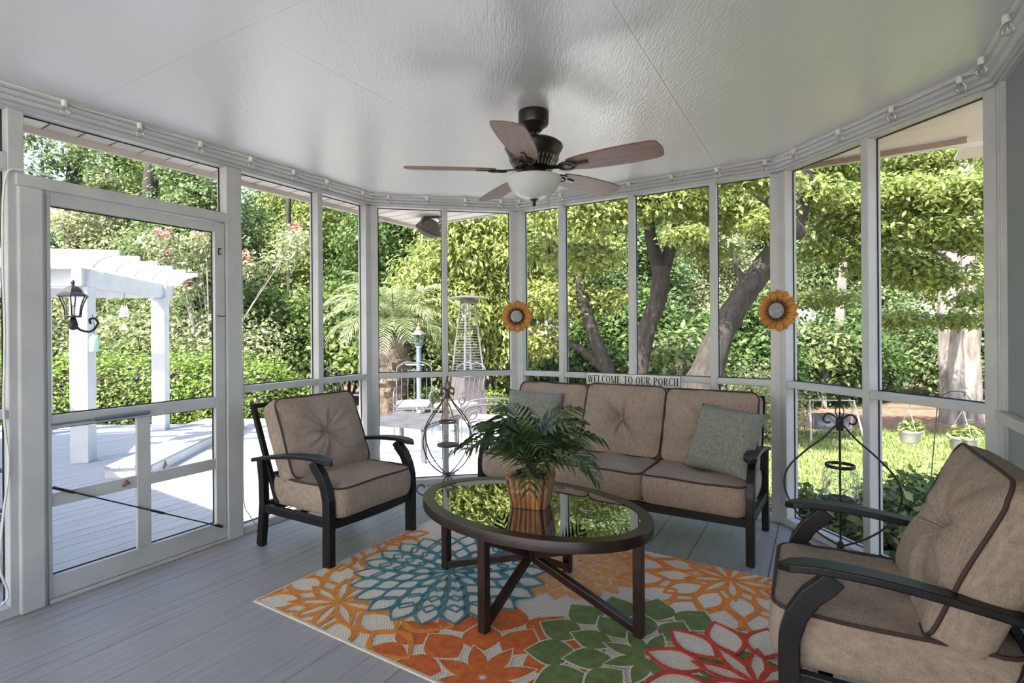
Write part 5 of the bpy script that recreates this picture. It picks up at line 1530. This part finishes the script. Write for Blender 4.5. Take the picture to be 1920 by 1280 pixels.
# coach lantern on the pergola post
q = P(137, 575, Z=5.72); lz = P(137, 560, Z=5.72).z
t = thing('coach_lantern', 'black coach lantern mounted on the pergola post', 'wall lamp', (q.x, q.y, lz - .2), 0)
MB().lathe([(.075, 0), (.085, .01), (.075, .02), (.02, .022), (0, .022)], 6).build('tray', 'black_metal', t)
for k in range(6):
    a = k * math.pi / 3
    MB().tube(crom([(.07 * math.cos(a), .07 * math.sin(a), .02), (.085 * math.cos(a), .085 * math.sin(a), .12), (.125 * math.cos(a), .125 * math.sin(a), .225)], 4), .007, 5).build('glazing_bar', 'black_metal', t)
MB().lathe([(.066, .022), (.08, .12), (.118, .222)], 6, cap=False).build('lantern_glass', 'clear_glass', t)
MB().lathe([(.145, .225), (.14, .24), (.10, .27), (.085, .30), (.06, .325), (.02, .345), (.014, .36), (.022, .375), (.012, .395), (0, .41)], 6).build('cap', 'black_metal', t)
MB().tube(crom([(.0, .02, -.06), (.03, .05, -.13), (.11, .1, -.15), (.17, .12, -.07), (.15, .11, -.01), (.10, .10, -.02), (.11, .10, -.07)], 5), .013, 8).build('bracket_scroll', 'black_metal', t, smooth=True)
MB().lathe([(0, -.14), (.03, -.13), (.045, -.08), (.03, -.02), (.02, 0), (0, 0)], 12).build('base_cup', 'black_metal', t, smooth=True)
MB().lathe([(0, .02), (.014, .02), (.014, .09), (.010, .13), (0, .14)], 10).build('candle', 'chime_white', t, smooth=True)
# wind chime
q = P(233, 560, Z=7.0); t = thing('wind_chime', 'small white owl shaped wind chime with bell hanging from the pergola', 'wind chime', (q.x, 7.0, ZB + .02))
MB().tube([(0, 0, 0), (.004, 0, -.12), (0, 0, -.22)], .004, 5).build('string', 'rope', t)
MB().lathe([(0, -.20), (.04, -.215), (.05, -.26), (.045, -.31), (.02, -.335), (0, -.338)], 14).build('body', 'chime_white', t, smooth=True)
for s in (-1, 1):
    MB().lathe([(0, .02), (.018, .0), (.02, -.02), (0, -.035)], 10, c=(s * .045, 0, -.31)).build('wing', 'chime_white', t, smooth=True)
    MB().lathe([(.018, -.03), (.008, 0), (0, .03)], 8, c=(s * .03, 0, -.2)).build('ear', 'chime_white', t)
MB().tube([(0, 0, -.33), (0, 0, -.43)], .003, 5).build('bell_string', 'rope', t)
MB().lathe([(.045, -.50), (.034, -.485), (.022, -.45), (.012, -.43), (0, -.425)], 14).build('bell', 'chime_white', t, smooth=True)
MB().tube([(0, 0, -.49), (.002, 0, -.56)], .005, 5).build('clapper', 'chime_orange', t)
q = P(176, 642, Z=6.05); t = thing('bird_feeder', 'pale green bottle feeder hung on the pergola post', 'bird feeder', (q.x, 6.05, q.z - .1))
MB().lathe([(0, 0), (.045, 0), (.048, .01), (.048, .13), (.035, .165), (.012, .18), (.012, .195), (0, .195)], 16).build('bottle', 'plastic_clear_green', t, smooth=True)
MB().tube([(0, 0, .19), (.005, .0, .30), (-.03, .02, .42)], .003, 5).build('hanger', 'iron', t)

# ---- patio heater, lamp post
hb = P(880, 790, Z=9.6); t = thing('patio_heater', 'tall pyramid patio heater with grey base cabinet', 'patio heater', (hb.x - .02, 9.6, PATIO_Z), math.radians(38))
MB().hexa([(-.25, -.25, 0), (.25, -.25, 0), (.25, .25, 0), (-.25, .25, 0)], [(-.21, -.21, .76), (.21, -.21, .76), (.21, .21, .76), (-.21, .21, .76)]).build('cabinet', 'heater_metal', t, bevel=.006)
MB().box(-.225, .225, -.225, .225, .76, .79).build('cabinet_lid', 'steel', t, bevel=.004)
MB().lathe([(0, 0), (.018, 0), (.018, .03), (0, .03)], 12).xf(Matrix.Translation((0, -.222, .68)) @ Matrix.Rotation(math.radians(90), 4, 'X')).build('knob', 'sign_black', t)
mb = MB()
for i in range(5):
    for j in range(3): mb.box(.236, .24, -.10 + j * .05, -.07 + j * .05, .30 + i * .05, .31 + i * .05)
mb.build('vents', 'sign_black', t)
for x, y in ((-1, -1), (1, -1), (1, 1), (-1, 1)):
    MB().bar((.205 * x, .205 * y, .79), (.085 * x, .085 * y, 2.10), .022, .022).build('corner_rail', 'steel', t)
gr_ = MB()
for i in range(26):
    f = (i + .5) / 26; z = .80 + 1.28 * f; a = .205 + (.088 - .205) * f
    gr_.tube([(-a, -a, z), (a, -a, z), (a, a, z), (-a, a, z)], .0035, 4, closed=True)
gr_.build('guard_grille', 'steel', t)
MB().lathe([(.045, .79), (.045, 2.08)], 16, cap=False).build('glass_tube', 'clear_glass', t, smooth=True)
MB().box(-.10, .10, -.10, .10, 2.06, 2.14).build('head', 'heater_metal', t, bevel=.006)
MB().hexa([(-.34, -.34, 2.145), (.34, -.34, 2.145), (.34, .34, 2.145), (-.34, .34, 2.145)], [(-.10, -.10, 2.20), (.10, -.10, 2.20), (.10, .10, 2.20), (-.10, .10, 2.20)]).build('reflector_cap', 'steel', t)
q = P(786, 770, Z=9.7); t = thing('lamp_post', 'blue grey garden lamp post with copper topped lantern', 'lamp post', (q.x, 9.7, PATIO_Z))
top = P(786, 652, Z=9.7).z - PATIO_Z
MB().tube([(0, 0, 0), (0, 0, top)], .045, 14).build('post', 'lamp_blue_metal', t, smooth=True)
MB().tube([(-.24, 0, top - .30), (.09, 0, top - .31)], .013, 8).build('ladder_bar', 'steel', t, smooth=True)
MB().lathe([(.05, 0), (.06, .01), (.05, .03), (0, .03)], 6, c=(0, 0, top)).build('lantern_base', 'lamp_blue_metal', t)
MB().lathe([(.055, .03), (.10, .24)], 6, c=(0, 0, top), cap=False).build('lantern_glass', 'clear_glass', t)
for k in range(6):
    a = k * math.pi / 3; MB().bar((.057 * math.cos(a), .057 * math.sin(a), top + .03), (.102 * math.cos(a), .102 * math.sin(a), top + .24), .008, .008).build('glazing_bar', 'lamp_blue_metal', t)
MB().lathe([(.125, .24), (.12, .255), (.07, .31), (.045, .33)], 6, c=(0, 0, top)).build('roof', 'lamp_blue_metal', t)
MB().lathe([(.055, .33), (.05, .36), (.03, .385), (.015, .40), (.03, .425), (.02, .45), (0, .46)], 12, c=(0, 0, top)).build('copper_cap', 'copper', t, smooth=True)

# ---- patio table and scroll arm chairs
tb = P(772, 782, z=PATIO_Z + .46)
t = thing('patio_table', 'grey slatted low patio table outside the back left screen', 'table', (tb.x, tb.y, PATIO_Z), math.radians(-22))
TWx, TWy, TH2 = .46, .44, .46
for i in range(12):
    y = -TWy + (2 * TWy) * (i + .5) / 12; MB().box(-TWx, TWx, y - .026, y + .026, TH2 - .018, TH2).build('slat', 'slat_grey', t)
for s in (-1, 1):
    MB().box(-TWx, TWx, s * TWy - .02, s * TWy + .02, TH2 - .05, TH2 - .018).build('apron', 'slat_grey', t); MB().box(s * TWx - .02, s * TWx + .02, -TWy, TWy, TH2 - .05, TH2 - .018).build('apron', 'slat_grey', t)
    for s2 in (-1, 1): MB().box(s * (TWx - .03) - .025, s * (TWx - .03) + .025, s2 * (TWy - .03) - .025, s2 * (TWy - .03) + .025, 0, TH2 - .05).build('leg', 'slat_grey', t)
q = P(787, 775, z=PATIO_Z + .46)
t = thing('glass_jar', 'small clear jar standing on the patio table', 'jar', (q.x, q.y, PATIO_Z + .4605))
MB().lathe([(0, 0), (.045, 0), (.05, .01), (.05, .085), (.04, .10), (.04, .11)], 16).build('jar_body', 'clear_glass', t, smooth=True)
MB().lathe([(0, .105), (.044, .105), (.044, .13), (0, .132)], 16).build('lid', 'chime_white', t, smooth=True)
MB().lathe([(0, .006), (.04, .006), (.04, .04), (0, .045)], 14).build('candle', 'pot_white', t, smooth=True)
def patio_chair(label, loc, rz, mat='slat_grey', sc=1.0):
    t = thing('patio_chair', label, 'chair', (loc[0], loc[1], PATIO_Z), rz, 'scroll armed metal patio chairs'); t.scale = (sc, sc, sc)
    rt = .011
    for s in (-1, 1):
        x = s * .28
        MB().tube(crom([(x, .30, 0), (x, .26, .2), (x, .24, .40), (x, .30, .7), (x, .36, .92), (x - s * .02, .375, .99), (x - s * .09, .385, 1.03)], 5), rt, 8).build('back_post', mat, t, smooth=True)
        MB().tube(crom([(x, -.26, 0), (x, -.25, .2), (x, -.25, .38)], 4), rt, 8).build('leg', mat, t, smooth=True)
        arm = [(x, .29, .64), (x, .12, .665), (x, -.12, .66), (x, -.26, .635), (x, -.31, .58), (x, -.29, .51), (x, -.22, .49), (x, -.17, .53), (x, -.19, .58), (x, -.23, .575)]
        MB().tube(crom(arm, 5), rt, 8).build('arm_scroll', mat, t, smooth=True)
        MB().tube(crom([(x, -.25, .38), (x, -.27, .43), (x, -.25, .5)], 4), rt * .9, 8).build('arm_support', mat, t, smooth=True)
        MB().tube([(x, -.25, .38), (x, .24, .38)], rt, 8).build('seat_rail', mat, t)
        sp = [(s * (.05 + .055 * math.cos(q) * (1 - q / 9)), .36, .88 + .055 * math.sin(q) * (1 - q / 9)) for q in [i * .5 for i in range(14)]]
        MB().tube(sp, .007, 6).build('back_scroll', mat, t, smooth=True)
    MB().tube(crom([(-.20, .385, 1.03), (-.1, .39, 1.06), (0, .395, 1.04), (.1, .39, 1.06), (.20, .385, 1.03)], 5), rt, 8).build('top_scroll', mat, t, smooth=True)
    for k in range(5):
        xx = -.2 + k * .1; MB().tube([(xx, .245, .40), (xx, .30, .7), (xx, .37, .95)], .006, 6).build('back_bar', mat, t, smooth=True)
    for k in range(2): MB().tube([(-.28, -.25 + k * .49, .38), (.28, -.25 + k * .49, .38)], rt, 8).build('seat_rail', mat, t)
    a, p = cushion_mesh(.52, .48, .07, .06, .02, 0, 5)
    a.xf(Matrix.Translation((0, -.01, .425))).build('seat_pad', 'seat_fabric', t, smooth=True)
    return t
q = P(668, 850, z=PATIO_Z); patio_chair('white metal scroll armed chair left of the patio table', (-2.25, 7.25), math.radians(68))
patio_chair('grey metal scroll armed chair behind the patio table', (-1.55, 8.35), math.radians(8))
patio_chair('grey metal scroll armed chair between patio table and heater', (-.85, 8.15), math.radians(-32))
patio_chair('white metal scroll armed chair right of the patio table beside sofa', (-.28, 6.75), math.radians(-88))
# sling chair at the far left on the deck
t = thing('sling_chair', 'navy sling deck chair half hidden at the far left', 'chair', (-3.36, 3.10, DECK_Z), math.radians(75))
for s in (-1, 1):
    MB().tube(crom([(s * .27, -.35, .02), (s * .27, -.30, .36), (s * .27, .1, .33), (s * .27, .30, .50), (s * .27, .5, .95)], 5), .014, 8).build('side_frame', 'slat_grey', t, smooth=True)
    MB().tube(crom([(s * .29, .40, .62), (s * .30, .1, .60), (s * .30, -.25, .56), (s * .29, -.33, .40)], 5), .014, 8).build('arm', 'slat_grey', t, smooth=True)
    MB().tube([(s * .27, .1, .33), (s * .27, .45, .02)], .014, 8).build('rear_leg', 'slat_grey', t)
for yy in (-.35, .45): MB().tube([(-.27, yy, .02), (.27, yy, .02)], .016, 8).build('foot_bar', 'sling_navy', t)
prof = [(-.30, .35), (-.1, .325), (.1, .335), (.30, .50), (.40, .72), (.5, .95)]
mb = MB(); cp_ = crom([(0, a, b_) for a, b_ in prof], 4); mb.sweep(cp_, [(-.26, -.004), (.26, -.004), (.26, .004), (-.26, .004)]); mb.build('sling', 'sling_navy', t, smooth=True)

# ---- outdoor speaker under the soffit
q = P(806, 421, Z=4.98); t = thing('outdoor_speaker', 'brown outdoor speaker hanging under the soffit by the back left screen', 'speaker', (q.x, 4.98, 2.31), math.radians(-20))
R = Matrix.Rotation(math.radians(28), 4, 'Y')
MB().lathe([(0, -.10), (.05, -.095), (.10, -.075), (.125, -.05), (.13, -.035), (.12, -.01), (.095, .03), (.06, .06), (.03, .072), (0, .074)], 24, sy=.8).xf(Matrix.Translation((0, 0, -.03)) @ R).build('speaker_body', 'speaker_brown', t, smooth=True)
MB().lathe([(.132, -.048), (.137, -.042), (.132, -.036)], 24, sy=.8, cap=False).xf(Matrix.Translation((0, 0, -.03)) @ R).build('seam_ring', 'sign_black', t, smooth=True)
MB().tube(crom([(-.02, -.02, .062), (-.035, -.06, .04), (-.04, -.08, 0), (-.03, -.085, -.03)], 4), .014, 8).build('bracket', 'speaker_brown', t, smooth=True)
MB().box(-.05, .10, -.02, .04, .055, .065).build('mount_plate', 'iron', t)
MB().tube(crom([(.07, 0, .055), (.10, .01, .03), (.09, 0, .0), (.06, 0, .01)], 4), .005, 6).build('wire', 'sign_black', t)

# ---- hanging baskets on a shepherd's hook, swing on the lawn
def basket(label, px, py, Z, s, seed):
    q = P(px, py, Z=Z); t = thing('hanging_basket', label, 'hanging basket', (q.x, q.y, q.z), 0, 'white hanging baskets over the lawn'); t.scale = (s, s, s)
    MB().lathe([(0, -.075), (.085, -.072), (.095, -.06), (.115, .045), (.125, .055), (.128, .075), (.118, .078), (.112, .055), (0, .05)], 24).build('bowl', 'pot_white', t, smooth=True)
    for k in range(3):
        a = k * 2.09 + .4; MB().tube([(.12 * math.cos(a), .12 * math.sin(a), .07), (0, 0, .33)], .003, 5).build('hanger_wire', 'steel', t)
    MB().tube([(0, 0, .33), (.0, 0, .40)], .004, 5).build('hook', 'steel', t)
    add_leaves(t, 'plant', [(0, 0, .10, .12, .12, .06), (.05, 0, .14, .10, .09, .06), (-.07, .02, .12, .06, .06, .05)], 160, .065, 'leaf_bright', seed=seed, aspect=.4, shell=.2)
basket('white hanging basket with leafy plant left of the pole', 1706, 818, 6.2, .95, 1)
basket('white hanging basket with leafy plant right of the pole', 1806, 832, 5.2, 1.0, 2)
t = thing('shepherd_hook', 'thin iron garden hook pole on the lawn', 'garden hook')
a_, b_ = P(1742, 905, Z=5.7), P(1757, 765, Z=5.7); a_.z = LAWN_Z
top = Vector((b_.x, b_.y, b_.z + .10))
MB().tube([a_, b_, top], .006, 7).build('pole', 'iron', t, smooth=True)
for s, ex in ((-1, P(1706, 752, Z=6.15)), (1, P(1807, 742, Z=5.25))):
    mid = (top + ex) / 2; mid.z = top.z + .10
    MB().tube(crom([top, mid, Vector((ex.x, ex.y, ex.z + .035)), ex], 6), .005, 7).build('hook_arm', 'iron', t, smooth=True)
t = thing('lawn_swing', 'old metal frame garden swing at the edge of the lawn', 'garden swing', (P(1560, 800, Z=8.75).x, 8.75, LAWN_Z), math.radians(-8)); t.scale = (.80, .6, .62)
for s in (-1, 1):
    MB().tube([(s * .50, -.35, 0), (s * .42, 0, 1.05), (s * .46, .35, 0)], .018, 7).build('frame_leg', 'pot_white', t)
MB().tube([(-.42, 0, 1.05), (.42, 0, 1.05)], .014, 7).build('top_bar', 'pot_white', t)
MB().bar((-.36, 0, .32), (.36, 0, .32), .30, .04).build('seat', 'swing_dark', t)
MB().bar((-.36, .14, .52), (.36, .14, .52), .03, .34).build('back', 'swing_dark', t)
for s in (-1, 1): MB().tube([(s * .36, 0, .34), (s * .36, 0, 1.05)], .006, 5).build('chain', 'steel', t)

# ---- little brown moths on the door screen
for i, (px, py, lab) in enumerate(((236, 906, 'brown leaf shaped ornament on the door cross rail'), (293, 878, 'brown leaf shaped ornament on the deck step, nearer one'), (372, 837, 'brown leaf shaped ornament on the deck step, farther one'))):
    if i == 0: q = Vector(wpt('A', s_of('A', px), .004, P(px, py, Z=on_wall('A', px).y).z)); nn = -NA; sz = .034
    else:
        f = .10 if i == 1 else .58; q = Vector((*(s0 + (s1 - s0) * f), DECK_Z + .05)); nn = -sn_; sz = .075
        q.x -= sn_.x * .004; q.y -= sn_.y * .004
    t = thing('leaf_ornament', lab, 'ornament', q, math.atan2(nn.y, nn.x) + math.pi / 2, 'small brown leaf ornaments')
    mb = MB(); out = [(-1, -.5), (-.55, .1), (-.1, .95), (.3, .55), (.9, -.35), (.2, -.3), (-.3, -.75)]
    mb.add([(a * sz * .7, -.002, b_ * sz * .7) for a, b_ in out] + [(0, -.008, 0)] + [(a * sz * .7, .002, b_ * sz * .7) for a, b_ in out], [(i_, (i_ + 1) % 7, 7) for i_ in range(7)] + [tuple(range(8, 15))] + [(i_, 8 + i_, 8 + (i_ + 1) % 7, (i_ + 1) % 7) for i_ in range(7)])
    mb.build('leaf_body', 'moth_brown', t)

# ---- added unseen slab standing in for the house roof, shaped to shade the near deck
hs = tag(empty('deck_shade_roof'), 'added roof slab, out of view, that shades the near deck', kind='structure')
zr = 3.0; off = Vector((SUN_DIR.x, SUN_DIR.y)) / -SUN_DIR.z * (zr - DECK_Z)
ap = P(173, 893, z=DECK_Z); b1 = P(400, 978, z=DECK_Z); b2 = P(253, 813, z=DECK_Z)
A_ = Vector((ap.x, ap.y)) - off; d1 = Vector((b1.x - ap.x, b1.y - ap.y)).normalized(); d2 = Vector((b2.x - ap.x, b2.y - ap.y)).normalized()
poly = [A_, A_ + d2 * 2.6, A_ + d2 * 2.6 + Vector((-3, -.6)), A_ + Vector((-4.2, -4.6)), A_ + d1 * 4.9 + Vector((-2.6, -2.4)), A_ + d1 * 4.9]
MB().prism([(v.x, v.y) for v in poly], zr, zr + .2).build('shade_slab', 'shingle', hs)
